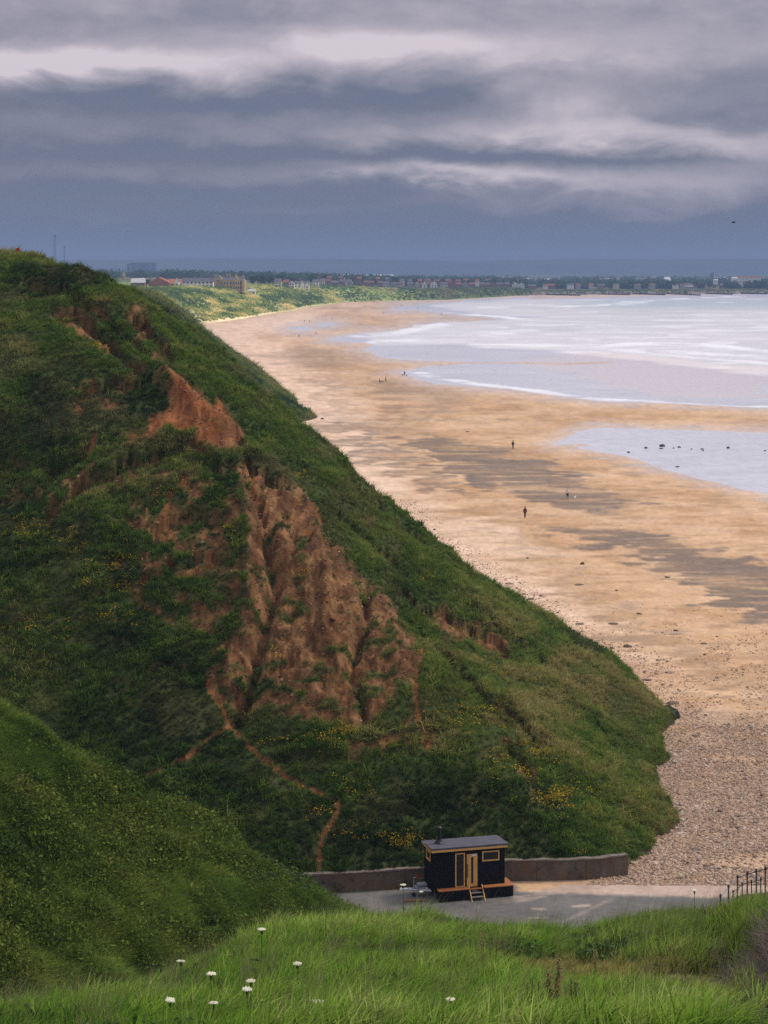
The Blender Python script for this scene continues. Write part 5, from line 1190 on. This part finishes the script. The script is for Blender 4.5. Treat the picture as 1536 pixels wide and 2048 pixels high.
RB = [(1164.5, 1129, 8, 5, m_rbrown, 'red brown stone alone on open sand below the walkers'), (1055, 1117, 4, 3, m_rock, 'small dark stone on the pale sand near the cliff'), (1233, 1182, 6, 3, m_rgrey, 'grey stone between the pale and orange sand'), (1352, 1262, 10, 3, m_rbrown, 'low reddish stone at the right on orange sand'), (1408, 1288, 12, 3, m_rgrey, 'flat grey stone cluster on the sand at far right'), (1409, 1310, 6, 3, m_rbrown, 'small reddish stone below the flat grey cluster'),
      (1434, 1274, 4, 2.5, m_rock, 'small dark stone to the right of the flat grey cluster'), (645, 838.5, 7, 3.5, m_rock, 'dark stone off the first headland foot'), (634, 833, 6, 2, m_rgrey, 'flat stone touching the first headland foot'), (641, 888.5, 8, 2.6, m_rock, 'dark stone pair below the first headland foot'), (691, 937, 5, 2, m_rgrey, 'small stone on the pale upper sand'), (738, 984, 7, 2.4, m_rock, 'flat stone close to the grassy cliff edge'), (793, 1026, 14, 6, m_rock, 'dark boulder pile against the cliff foot'), (826, 1055, 10, 3, m_rbrown, 'flat brown stone beside the pale sand at the cliff foot'),
      (843, 1058, 6, 2, m_rgrey, 'thin grey stone next to the flat brown one'), (869, 1060, 5, 3, m_rock, 'small round dark stone below the standing bird'), (863, 1091, 12, 4, m_rbrown, 'long brown stone at the cliff edge lower down'), (935, 864, 9, 2, m_rock, 'dark flat patch of stone on the open orange sand'), (1440, 1625, 11, 6, m_rock, 'dark blue grey boulder on the shingle'), (1362, 1623, 9, 5, m_rock, 'dark boulder near the cliff on the shingle'), (1376, 1729, 10, 5, m_rock, 'dark boulder on the lower shingle above the slipway'), (1397, 1722, 8, 4, m_rgrey, 'grey boulder right of the dark one above the slipway'),
      (1475, 1740, 10, 4, m_rbrown, 'red brown boulder on bare sand above the railing'), (1490, 1560, 9, 5, m_rgrey, 'pale grey boulder high on the shingle')]
for i, (x, y, a, b_, m, lb) in enumerate(RB): rock(x, y, a, b_, m, lb, 50 + i)
WD = [(1062, 1199, 16, 3, 'dark dried weed clump on the pale sand by the cliff'), (1018, 1168, 15, 3.4, 'pale grey weed clump nearest the upper cliff edge'), (1158, 1170, 18, 2.5, 'thin weed streak on the sandy middle beach'), (1066, 1237, 12, 3, 'weed clump touching the cliff edge below the dark one'), (1160, 1249, 16, 3, 'paired brown weed clumps on the upper beach'), (1227, 1248, 22, 3, 'long weed clump in the middle of the upper beach'), (1255, 1294, 18, 5, 'largest brown weed clump on the upper beach'), (1224, 1297, 10, 3, 'small weed clump left of the largest'), (1278, 1228, 12, 2.5, 'weed clump where pale sand turns orange'), (1340, 1345, 22, 3.5, 'pale weed line on the lower upper beach'), (1294, 1361, 18, 4, 'weed clump above the shingle'), (1345, 1408, 26, 6, 'large weed clump at the head of the shingle near the cliff'), (1335, 1155, 10, 2.5, 'dark weed tuft beside the second dark streak'), (1352, 1268, 26, 1.0, 'thin driftwood pole beside the low reddish stone')]
for i, (x, y, a, b_, lb) in enumerate(WD):
    rock(x, y, a, b_, m_drift if i in (1, 9, 13) else m_weed, lb, 90 + i, 'weed and driftwood on the upper beach', 'driftwood' if i == 13 else 'seaweed', 'driftwood' if i == 13 else 'seaweed')
rock(1338, 1436, 44, 26, simple('grassy_ledge', (.045, .055, .020), .9, .5, 3), 'fallen turf block sticking out of the cliff foot onto the shingle', 201, None, 'turf block', 'turf_block')

# red marker on the cliff top
def cliff_top(px, py):
    m_ = np.where(np.abs(HA['pxy'][:, 0] - px) < 4)[0]; k = m_[np.argmin(np.abs(HA['pxy'][m_, 1] - py))]; return tuple(float(q) for q in HV[k])
p = cliff_top(39, 515); o = empty('marker_post', p); MB().tube([(0, 0, -.2), (0, 0, .75)], .04, 8).build('post', m_stem, o); MB().box(-.17, .17, -.05, .05, .42, .80).build('sign_board', m_red, o, .02)
tag(o, 'small red marker on the grassy cliff top at far left', 'marker')

# ------------------------------------------------------------------ the town across the bay
def gz(px, d): return grid_lookup(px, d)
def tmat(name, c, r=.85): return simple(name, c, r, .12, .5, 0, .15)
WALLC = {'white': tmat('white_render', (.72, .70, .66)), 'cream': tmat('cream_render', (.56, .48, .36)), 'brick': tmat('red_brick', (.27, .12, .085)), 'brown': tmat('brown_brick', (.20, .135, .10)), 'grey': tmat('grey_render', (.34, .32, .31)), 'stone': tmat('yellow_stone', (.46, .35, .19))}
ROOFC = {'red': tmat('red_tiles', (.25, .10, .07)), 'orange': tmat('orange_tiles', (.46, .16, .08)), 'slate': tmat('slate', (.13, .125, .14)), 'brown': tmat('brown_tiles', (.17, .10, .075)), 'pale': tmat('pale_roof', (.55, .52, .52))}
m_wind = simple('far_window', (.03, .035, .045), .2, .1, 1, 0, .5)
def house(px, d, wpx, hw, roof, wall, rc, label, axis='x', dep=9, dz=0, win=0, group='houses along the far shore', name='house', cat='house', chim=1):
    z = gz(px, d) + dz; w_ = wpx / F * d; o = empty(name, ((px - CX) / F * d, d, z)); zr = hw + roof
    if axis == 'x': MB().box(-w_ / 2, w_ / 2, 0, dep, -2, hw).build('wall', WALLC[wall], o)
    else: MB().box(-w_ / 2, w_ / 2, 0, dep, -2, hw).add([(-w_ / 2, 0, hw), (w_ / 2, 0, hw), (0, 0, zr - .35), (-w_ / 2, .3, hw), (w_ / 2, .3, hw), (0, .3, zr - .35)], [(0, 1, 2), (5, 4, 3), (1, 4, 5, 2), (3, 0, 2, 5)]).build('wall', WALLC[wall], o)
    rb = MB()
    if axis == 'x': rb.gable(-w_ / 2 - .2, w_ / 2 + .2, -.4, dep + .4, 0, hw + .02, zr)
    else: rb.gable(-w_ / 2 - .3, w_ / 2 + .3, .35, dep + .4, 0, hw + .02, zr, 'y')
    r_ = rb.build('roof', ROOFC[rc], o)
    for k in range(chim):
        cx_ = (-w_ / 2 + .8) if k == 0 else w_ / 2 - .8
        MB().box(cx_ - .45, cx_ + .45, dep / 2 - .5, dep / 2 + .5, zr - 1.2, zr + 1.3).build('chimney', WALLC['brick' if wall != 'stone' else 'stone'], r_)
    if win:
        for fl_ in range(2 if hw > 4.4 else 1):
            for k in range(win):
                xc = -w_ / 2 + w_ * (k + .5) / win; f = MB().box(xc - .75, xc + .75, -.08, -.003, 1.0 + 2.7 * fl_, 2.5 + 2.7 * fl_).build('window', WALLC['white'] if wall != 'white' else WALLC['grey'], o)
                MB().box(xc - .6, xc + .6, -.10, -.081, 1.15 + 2.7 * fl_, 2.35 + 2.7 * fl_).build('pane', m_wind, f)
    return tag(o, label, cat, group)
GRP = 'houses in the far seafront row'
lab = {('white', 'x'): 'white rendered house in the distant row behind the green bank', ('white', 'y'): 'white house with its gable to the sea in the distant row', ('cream', 'x'): 'cream house in the distant row behind the green bank', ('cream', 'y'): 'cream gabled house in the distant row', ('brick', 'x'): 'red brick house in the distant row behind the green bank', ('brick', 'y'): 'red brick gabled house in the distant row', ('brown', 'x'): 'brown brick house in the distant row behind the green bank', ('brown', 'y'): 'brown gabled house in the distant row', ('grey', 'x'): 'grey house in the distant row behind the green bank', ('grey', 'y'): 'grey gabled house in the distant row'}
hr = random.Random(5)
def base_d(px): return float(np.interp(px, [385, 520, 600, 700, 800, 900, 1040, 1100, 1300, 1536], [1500, 1700, 2000, 2290, 2420, 2520, 2850, 2960, 3020, 3060]))
px = 556.0
while px < 1048:
    d = base_d(px) + hr.uniform(70, 130); wl = hr.choice(['brick', 'brown', 'grey', 'brick', 'brown', 'cream', 'white']); ax = hr.choice('xxxy'); wp_ = hr.uniform(9, 15)
    house(px, d, wp_, hr.uniform(4.6, 5.8), hr.uniform(2.4, 3.4), wl, hr.choice(['red', 'brown', 'slate', 'brown', 'slate']), lab[(wl, ax)], ax, hr.uniform(8, 11), 0, 2, GRP)
    px += wp_ + (hr.uniform(0, 2) if hr.random() < .8 else hr.uniform(4, 9))
px = 640.0
while px < 1040:
    d = base_d(px) + hr.uniform(260, 420); wl = hr.choice(['brick', 'brown', 'grey', 'white', 'brick']); wp_ = hr.uniform(8, 12)
    house(px, d, wp_, 5.5, 3.0, wl, hr.choice(['red', 'brown', 'slate']), lab[(wl, 'x')].replace('distant row', 'second distant row'), 'x', 9, 2.5, 0, 'houses in the second far row')
    px += wp_ + hr.uniform(2, 14)
px = 1064.0
while px < 1560:
    d = base_d(px) + hr.uniform(40, 120); wl = hr.choice(['white', 'grey', 'brown', 'brick', 'brown', 'grey', 'cream']); wp_ = hr.uniform(8, 16)
    house(px, d, wp_, hr.uniform(4.5, 6.2), hr.uniform(2.2, 3.2), wl, hr.choice(['brown', 'slate', 'slate', 'red']), lab[(wl, 'x')].replace('distant row behind the green bank', 'farthest row above the sea wall'), 'x', 9, 0, 0, 'houses in the farthest row above the sea wall')
    px += wp_ + (hr.uniform(0, 3) if hr.random() < .7 else hr.uniform(6, 20))
# houses that stand out
house(275, 1560, 27, 4.2, 3.6, 'brown', 'pale', 'house with a broad pale sunlit roof at the cliff edge on the left', 'x', 10, 0, 2)
house(318, 1590, 42, 3.6, 4.6, 'brick', 'orange', 'house with the brightest orange roof left of the terrace', 'y', 14, -1, 0)
house(348, 1680, 30, 3.2, 3.8, 'brick', 'orange', 'smaller orange roofed house right behind the brightest one', 'x', 11, 0, 0)
house(353, 1600, 9, 4.0, 3.2, 'white', 'slate', 'narrow white gable between orange roofs and the terrace', 'y', 9, 0, 1)
house(395, 1625, 62, 5.0, 3.4, 'white', 'slate', 'long terrace with slate roofs and white fronts left of the stone mansion', 'x', 10, 0, 8, 'large seafront buildings', 'terrace', 'terrace', 2)
house(430, 1650, 22, 5.4, 3.2, 'grey', 'slate', 'end house of the terrace touching the stone mansion', 'x', 10, 0, 3, 'large seafront buildings', 'terrace', 'terrace', 2)
for i, x_ in enumerate((371, 393, 413)): pass
house(503, 1720, 15, 3.5, 1.5, 'white', 'pale', 'low bright white building just right of the stone mansion', 'x', 8, 0, 2)
house(603, 2080, 10, 6, 4.0, 'white', 'slate', 'white gabled house left among brown ones above the pale dunes', 'y', 9, 0, 1); house(614, 2085, 8, 6, 4.2, 'white', 'slate', 'second white gable standing right of its twin above the pale dunes', 'y', 9, 0, 1)
house(689, 2330, 7, 5, 6.0, 'white', 'slate', 'tall thin white triangular gable in the distant row', 'y', 8, 0, 0)
house(849, 2480, 10, 6, 4.5, 'white', 'slate', 'left of the two bright white houses mid row', 'y', 9, 0, 1); house(868, 2490, 13, 6.5, 4.0, 'white', 'slate', 'right larger of the two bright white houses mid row', 'y', 9, 0, 2)
house(905, 2560, 14, 6.5, 4.2, 'brick', 'red', 'large red gabled house right of the bright white pair', 'y', 10, 0, 1)
house(1500, 3300, 44, 8, 2.5, 'white', 'red', 'long white building with red roof at the right edge of town', 'x', 12, 8, 7, 'large seafront buildings', 'terrace', 'terrace', 0)
house(1470, 3250, 12, 9, 2.5, 'white', 'pale', 'white block left of the long red roofed building', 'x', 12, 6, 2, 'large seafront buildings'); house(1482, 3120, 10, 5, 3.5, 'white', 'pale', 'small white gable below the long red roofed building', 'y', 9, 1, 1)
house(1432, 3150, 8, 5, 2, 'white', 'pale', 'bright small white block above the dark trees on the right', 'x', 8, 8, 0)
house(1378, 3100, 26, 3.5, 1.5, 'grey', 'pale', 'long low pale roof before the dark trees on the right', 'x', 14, 0, 0)
# stone mansion
def mansion():
    px, d = 457, 1640; z = gz(px, d) - .5; o = empty('mansion', ((px - CX) / F * d, d, z)); st_ = WALLC['stone']; s = F / d
    MB().box(-12, 13.5, 0, 14, -2, 7.6).box(-12.2, 13.7, -.2, 14.2, 7.61, 8.1).box(-12.9, -9.6, -1.5, -.003, -2, 8.9).box(3.4, 9.5, -1.5, -.21, -2, 8.6).build('wall', st_, o)
    r_ = MB().gable(-11.6, 12.8, .4, 13.4, 0, 8.12, 11.2).build('roof', ROOFC['slate'], o)
    for x_, h_ in ((-11, 12.8), (-8.5, 12.6), (-1.5, 13.0), (.5, 13.4), (5.8, 13.2), (11.6, 12.2)): MB().box(x_ - .6, x_ + .6, 5.5, 7.5, 9, h_).build('chimney', st_, r_)
    for x_ in (-7, 5.9): MB().add([(x_ - 2.6, -.5, 8.12), (x_ + 2.6, -.5, 8.12), (x_, -.5, 11.6), (x_ - 2.6, 5, 8.12), (x_ + 2.6, 5, 8.12), (x_, 5, 11.6)], [(0, 1, 2), (5, 4, 3), (1, 4, 5, 2), (3, 0, 2, 5), (0, 3, 4, 1)]).build('gable', st_, o)
    MB().tube([(12.2, -.6, -2), (12.2, -.6, 9.4)], 1.5, 10).build('turret', st_, o)
    for fl_ in (1.0, 4.6):
        for x_ in (-7.6, -5.4, -3.2, -1.0, 1.6, 4.6, 6.4, 8.2, 10.2):
            y_ = -1.6 if 3.6 < x_ < 9.3 else -.12
            f = MB().box(x_ - .6, x_ + .6, y_, y_ + .09, fl_, fl_ + 2.1).build('window', WALLC['cream'], o); MB().box(x_ - .45, x_ + .45, y_ - .02, y_ - .003, fl_ + .12, fl_ + 1.98).build('pane', m_wind, f)
    tag(o, 'yellow stone mansion with gables and many chimneys on the far bank', 'mansion')
mansion()
# church spire, tower blocks, works
def spire(px, d, wpx, ytop, yb, label, m=None, cap_=None):
    X, Y, zt = at(px, ytop, d); z0 = gz(px, d) - 1; w_ = wpx / F * d / 2; zb_ = z0 + (zt - z0) * .55; o = empty('church_tower', (X, Y, z0))
    MB().box(-w_, w_, -w_, w_, 0, zb_ - z0).build('tower', m or WALLC['stone'], o)
    MB().add([(-w_ * .95, -w_ * .95, zb_ - z0 + .01), (w_ * .95, -w_ * .95, zb_ - z0 + .01), (w_ * .95, w_ * .95, zb_ - z0 + .01), (-w_ * .95, w_ * .95, zb_ - z0 + .01), (0, 0, zt - z0)], [(0, 1, 4), (1, 2, 4), (2, 3, 4), (3, 0, 4), (3, 2, 1, 0)]).build('spire', cap_ or m or WALLC['stone'], o)
    MB().box(-w_ * .3, w_ * .3, -w_ - .1, -w_ - .003, (zb_ - z0) * .7, (zb_ - z0) * .92).build('belfry_opening', m_wind, o)
    return tag(o, label, 'church', None)
spire(247, 2300, 6.5, 541, 562, 'pale stone church spire rising beside the left cliff slope'); spire(758, 4300, 6, 547, 560, 'brown church tower above the woods in mid town', WALLC['brown'], ROOFC['brown'])
m_ps = tmat('power_station_cladding', (.075, .085, .115)); m_ps2 = tmat('power_station_panel', (.20, .20, .24))
def power_station():
    d = 6200; px = 282; z0 = gz(px, d) - 1; k = d / F; zt = CZ - (527 - HY) * k; o = empty('power_station', ((px - CX) * k, d, z0)); H_ = zt - z0
    MB().box(-28 * k, 28 * k, 0, 60, 0, H_).box(-27 * k, -2 * k, -8, -.01, 0, H_ * .55).build('block', m_ps, o)
    for x_ in (-21, -6.0, 19): MB().box((x_ - 2) * k, (x_ + 2) * k, -9, -8.01 if x_ < -2 else -.01, 0, H_ * .97).build('lift_shaft', m_ps2, o)
    MB().box(-24 * k, 24 * k, 12, 40, H_ + .01, H_ + 2.5).build('roof_plant', m_ps, o)
    tag(o, 'huge dark square power station block far behind the town', 'power station')
power_station()
m_shed = tmat('pale_shed_cladding', (.62, .62, .66)); m_shedw = tmat('shed_wall_blue', (.20, .22, .28))
def shed(px0, px1, yt, d, hw, label, name='warehouse', roofm=None, wallm=None, cat='warehouse'):
    k = d / F; px = (px0 + px1) / 2; z0 = gz(px, d) - 2; zt = CZ - (yt - HY) * k; w_ = (px1 - px0) * k / 2; o = empty(name, ((px - CX) * k, d, z0)); h_ = max(zt - z0, 6)
    MB().box(-w_, w_, 0, 50, 0, h_ - hw * k).build('wall', wallm or m_shedw, o); MB().add([(-w_ - 1, -1, h_ - hw * k + .01), (w_ + 1, -1, h_ - hw * k + .01), (w_ + 1, 51, h_ - hw * k + .01), (-w_ - 1, 51, h_ - hw * k + .01), (-w_ - 1, 25, h_), (w_ + 1, 25, h_)], [(3, 2, 1, 0), (0, 1, 5, 4), (2, 3, 4, 5), (1, 2, 5), (3, 0, 4)]).build('roof', roofm or m_shed, o)
    return tag(o, label, cat, 'industrial sheds behind the far town')
shed(316, 385, 547, 5600, 3, 'long pale roofed shed right of the power station'); shed(386, 408, 550, 5400, 3, 'shorter pale shed at the right end of the long one'); shed(408, 422, 549, 5000, 5, 'small boxy grey works building right of the sheds', wallm=m_shed)
shed(222, 236, 546, 5600, 3, 'pale shed peeping out left of the power station'); shed(432, 470, 551, 5400, 3, 'pale grey shed far above the terrace'); shed(640, 664, 550, 5200, 2.5, 'pale shed on the left of the group behind mid town'); shed(668, 722, 548, 5600, 2.5, 'widest pale shed of the group behind mid town'); shed(730, 786, 549, 5500, 2.5, 'pale shed right of the brown church tower group')
shed(638, 650, 558, 4200, 2.5, 'small bright white roof among trees on the left of town'); shed(655, 664, 558, 4200, 2.5, 'second small bright white roof beside the first among trees'); shed(916, 965, 557, 4600, 4, 'broad pale arched roof behind the right part of the row'); shed(966, 990, 557, 4700, 3, 'pale flat shed between arched roof and brick block')
shed(992, 1005, 553.5, 4500, .5, 'reddish brick tower block behind the row', 'tower_block', ROOFC['brown'], WALLC['brick'], 'tower block'); shed(1008, 1040, 553, 5200, 2, 'low grey shed right of the reddish tower block'); shed(1046, 1058, 556, 4600, 3, 'small pale shed above the end of the green bank'); shed(1086, 1100, 557, 4600, 2.5, 'tiny white shed over the far woods')
shed(1200, 1240, 557, 4800, 3, 'grey shed in the middle of the far town'); shed(1323, 1328, 552, 4000, .5, 'dark slim tower beside the white sloping roof', 'tower_block', ROOFC['slate'], WALLC['grey'], 'tower block'); shed(1328, 1342, 554, 4000, 8, 'steep white sloping roof beside the dark slim tower'); shed(1384, 1425, 556, 4600, 3, 'dark long works building left of the furnace tower', roofm=ROOFC['slate'])
shed(1426, 1456, 554, 5200, 4, 'pale works building right of the furnace tower'); shed(1270, 1300, 556, 4600, 3, 'grey shed left of the white sloping roof', roofm=ROOFC['slate']); shed(1355, 1366, 552, 4400, 1, 'grey tower block near the furnace tower', 'tower_block', ROOFC['slate'], WALLC['grey'], 'tower block')
m_furn = tmat('rusty_furnace', (.13, .06, .075))
def furnace():
    d = 5200; px = 1423; k = d / F; z0 = gz(px, d) - 1; o = empty('blast_furnace', ((px - CX) * k, d, z0)); zt = CZ - (545 - HY) * k - z0
    MB().tube([(0, 0, 0), (0, 0, zt * .45), (0, 0, zt * .7), (0, 0, zt * .9)], [5.5, 5.5, 3.2, 2], 12).build('stack', m_furn, o); MB().box(-4, 4.5, -3, 3, zt * .72, zt * .80).build('platform', m_furn, o)
    MB().tube([(0, 0, zt * .88), (4.5, 0, zt), (5.5, 0, zt * .55)], 1.1, 8).build('downpipe', m_furn, o); MB().tube([(-9, 0, 0), (-1, 0, zt * .86)], 1.0, 6).build('conveyor', m_furn, o)
    tag(o, 'tall rusty blast furnace tower standing above the far town on the right', 'blast furnace')
furnace()
def crane(px, d, yt, wpx, label):
    k = d / F; X, Y, zt = at(px, yt, d); z0 = 4.0; o = empty('crane', (X, Y, z0)); h_ = zt - z0; m_ = tmat('crane_steel', (.16, .17, .20)); t_ = MB(); w_ = wpx * k / 2
    for sx_ in (-1, 1):
        for sy_ in (-1, 1): t_.tube([(sx_ * w_, sy_ * w_, 0), (sx_ * w_ * .55, sy_ * w_ * .55, h_)], .35 * k / 1.25, 4)
    n_ = 12
    for i in range(n_):
        a_, b_ = h_ * i / n_, h_ * (i + 1) / n_; wa, wb_ = w_ * (1 - .45 * i / n_), w_ * (1 - .45 * (i + 1) / n_); q = 1 if i % 2 else -1
        for sy_ in (-1, 1): t_.tube([(-q * wa, sy_ * wa, a_), (q * wb_, sy_ * wb_, b_)], .25 * k / 1.25, 4)
    t_.build('tower', m_, o)
    MB().tube([(0, 0, h_ * .55), (-13 * k, 0, h_ * .12)], .5, 4).tube([(0, 0, h_), (-13 * k, 0, h_ * .12)], .22, 4).build('stay', m_, o); MB().box(-w_, w_ * 1.2, -w_, w_, h_, h_ + 2.2).build('head', m_, o)
    return tag(o, label, 'crane')
crane(110, 4600, 472, 5, 'tall faint lattice crane tower rising behind the left cliff top'); crane(129, 5000, 494, 2.5, 'shorter faint crane mast right of the tall one')
# sea wall and groynes at the head of the bay
m_groyne = simple('dark_timber', (.045, .038, .04), .9, .3, 1)
swr = empty('sea_wall', (at(1290, 586, 2895)[0], 2895, 0)); MB().box(-180, 420, 0, 4, -1, 4.6).build('wall', tmat('sea_wall_stone', (.27, .235, .21)), swr); MB().box(-180, 420, -.4, 4.2, 4.61, 5.3).build('coping', tmat('sea_wall_coping', (.40, .36, .33)), swr)
tag(swr, 'long low grey sea wall under the far town', 'sea wall')
def groyne(px0, px1, py0, py1, label):
    a_, b_ = np.array(beach_point(px0, py0)), np.array(beach_point(px1, py1)); o = empty('groyne', tuple(a_)); n_ = 16; dv = (b_ - a_); t_ = MB()
    for i in range(n_ + 1):
        p_ = dv * i / n_; MB().box(p_[0] - .55, p_[0] + .55, p_[1] - .5, p_[1] + .5, -1, 2.4).build('post', m_groyne, o)
    MB().add([(0, -.2, -1), (dv[0], dv[1] - .2, -1), (dv[0], dv[1] + .2, -1), (0, .2, -1), (0, -.2, 1.3), (dv[0], dv[1] - .2, 1.3), (dv[0], dv[1] + .2, 1.3), (0, .2, 1.3)], [(3, 2, 1, 0), (4, 5, 6, 7), (0, 1, 5, 4), (1, 2, 6, 5), (2, 3, 7, 6), (3, 0, 4, 7)]).build('planking', m_groyne, o)
    return tag(o, label, 'groyne', 'timber groynes under the far sea wall')
groyne(1092, 1160, 590.2, 591.6, 'leftmost dark timber groyne at the head of the bay'); groyne(1175, 1260, 588.8, 590.2, 'second timber groyne from the left under the sea wall'); groyne(1262, 1330, 588.6, 590.4, 'middle timber groyne below the far seafront'); groyne(1335, 1400, 588.4, 591.2, 'timber groyne right of the middle one, nearest the surf'); groyne(1405, 1465, 587.8, 589.4, 'second timber groyne from the right under the sea wall'); groyne(1468, 1534, 587.5, 588.6, 'rightmost timber groyne at the edge of the photograph')
# woods behind the houses
m_wood = mat_inst('far_leaves', .15, .8, .05, .4)
CR = [leaf_clump(70, 6.5, 11, 1.5) for _ in range(5)]
npt = 3600; wpx_ = rng.uniform(140, 1640, npt); wd_ = 2750 + 2700 * rng.random(npt) ** 1.3
wd_ = np.maximum(wd_, np.interp(wpx_, [140, 520, 700, 1040, 1640], [2300, 2300, 2700, 3050, 3150]))
ok = fbm(wpx_ / 60, wd_ / 350, 3) > -.12; wpx_, wd_ = wpx_[ok], wd_[ok]; npt = len(wd_)
wz = np.array([gz(a, b_) for a, b_ in zip(wpx_, wd_)])
wp3 = np.c_[(wpx_ - CX) / F * wd_, wd_, wz - .5]
scatter('woodland', CR, wp3, np.c_[np.zeros((npt, 2)), rng.uniform(0, 6, npt)], np.c_[rng.uniform(.9, 1.8, npt), rng.uniform(.9, 1.8, npt), rng.uniform(.8, 1.35, npt)], palette(rng.random(npt), [(.030, .070, .030), (.045, .10, .036), (.075, .125, .045)]), m_wood, 'dark green woods and gardens behind the far houses', 'woodland')
m_ftree = mat_leaf('far_tree_leaves', (.022, .045, .020), (.05, .085, .03))
def far_tree(px, d, h, label):
    z = gz(px, d); o = empty('tree', ((px - CX) / F * d, d, z)); MB().tube([(0, 0, -1), (0, 0, h * .35), (.4, 0, h * .8)], [.5, .35, .1], 6).build('trunk', m_bark, o)
    v = MB(); rr = random.Random(int(px * 7))
    lobes = [(rr.uniform(-.3, .3) * h, rr.uniform(-.2, .2) * h, rr.uniform(.45, .85) * h, rr.uniform(.16, .30) * h) for _ in range(7)]
    for x_, y_, z_, r_ in lobes:
        for _ in range(40):
            c_ = np.array((rr.gauss(0, 1), rr.gauss(0, 1), rr.gauss(0, 1))); c_ /= np.linalg.norm(c_); c_ = c_ * r_ * rr.uniform(.6, 1.1) + (x_, y_, z_); s_ = rr.uniform(.3, .7)
            u = np.array((rr.gauss(0, 1), rr.gauss(0, 1), rr.gauss(0, 1))); u /= np.linalg.norm(u); w_ = np.cross(u, (.2, .9, .3)); w_ /= np.linalg.norm(w_) + 1e-6
            v.add([tuple(c_ - u * s_), tuple(c_ + w_ * s_), tuple(c_ + u * s_), tuple(c_ - w_ * s_)], [(0, 1, 2, 3)])
    v.build('crown', m_ftree, o); return tag(o, label, 'tree', 'single trees among the far houses')
for i, (x_, dd, h_) in enumerate([(293, 1640, 6), (508, 1900, 9), (522, 1950, 11), (540, 2000, 10), (560, 2200, 11), (586, 2250, 10), (628, 2300, 11), (645, 2450, 12), (708, 2620, 12), (745, 2650, 12), (790, 2700, 13), (832, 2750, 12), (886, 2760, 12), (938, 2850, 13), (985, 2950, 12), (1030, 3050, 12), (1120, 3180, 12), (1260, 3200, 12), (1350, 3080, 12), (1392, 3090, 11), (1420, 3080, 10), (1450, 3100, 11), (1515, 3150, 12)]):
    far_tree(x_, dd, h_, ['round bush beside the orange roofs', 'leftmost dark tree right of the mansion', 'second dark tree right of the mansion', 'third dark tree right of the mansion'][i] if i < 4 else ('dark tree rising between houses of the distant row' if x_ < 1050 else 'dark tree rising among the farthest houses on the right'))
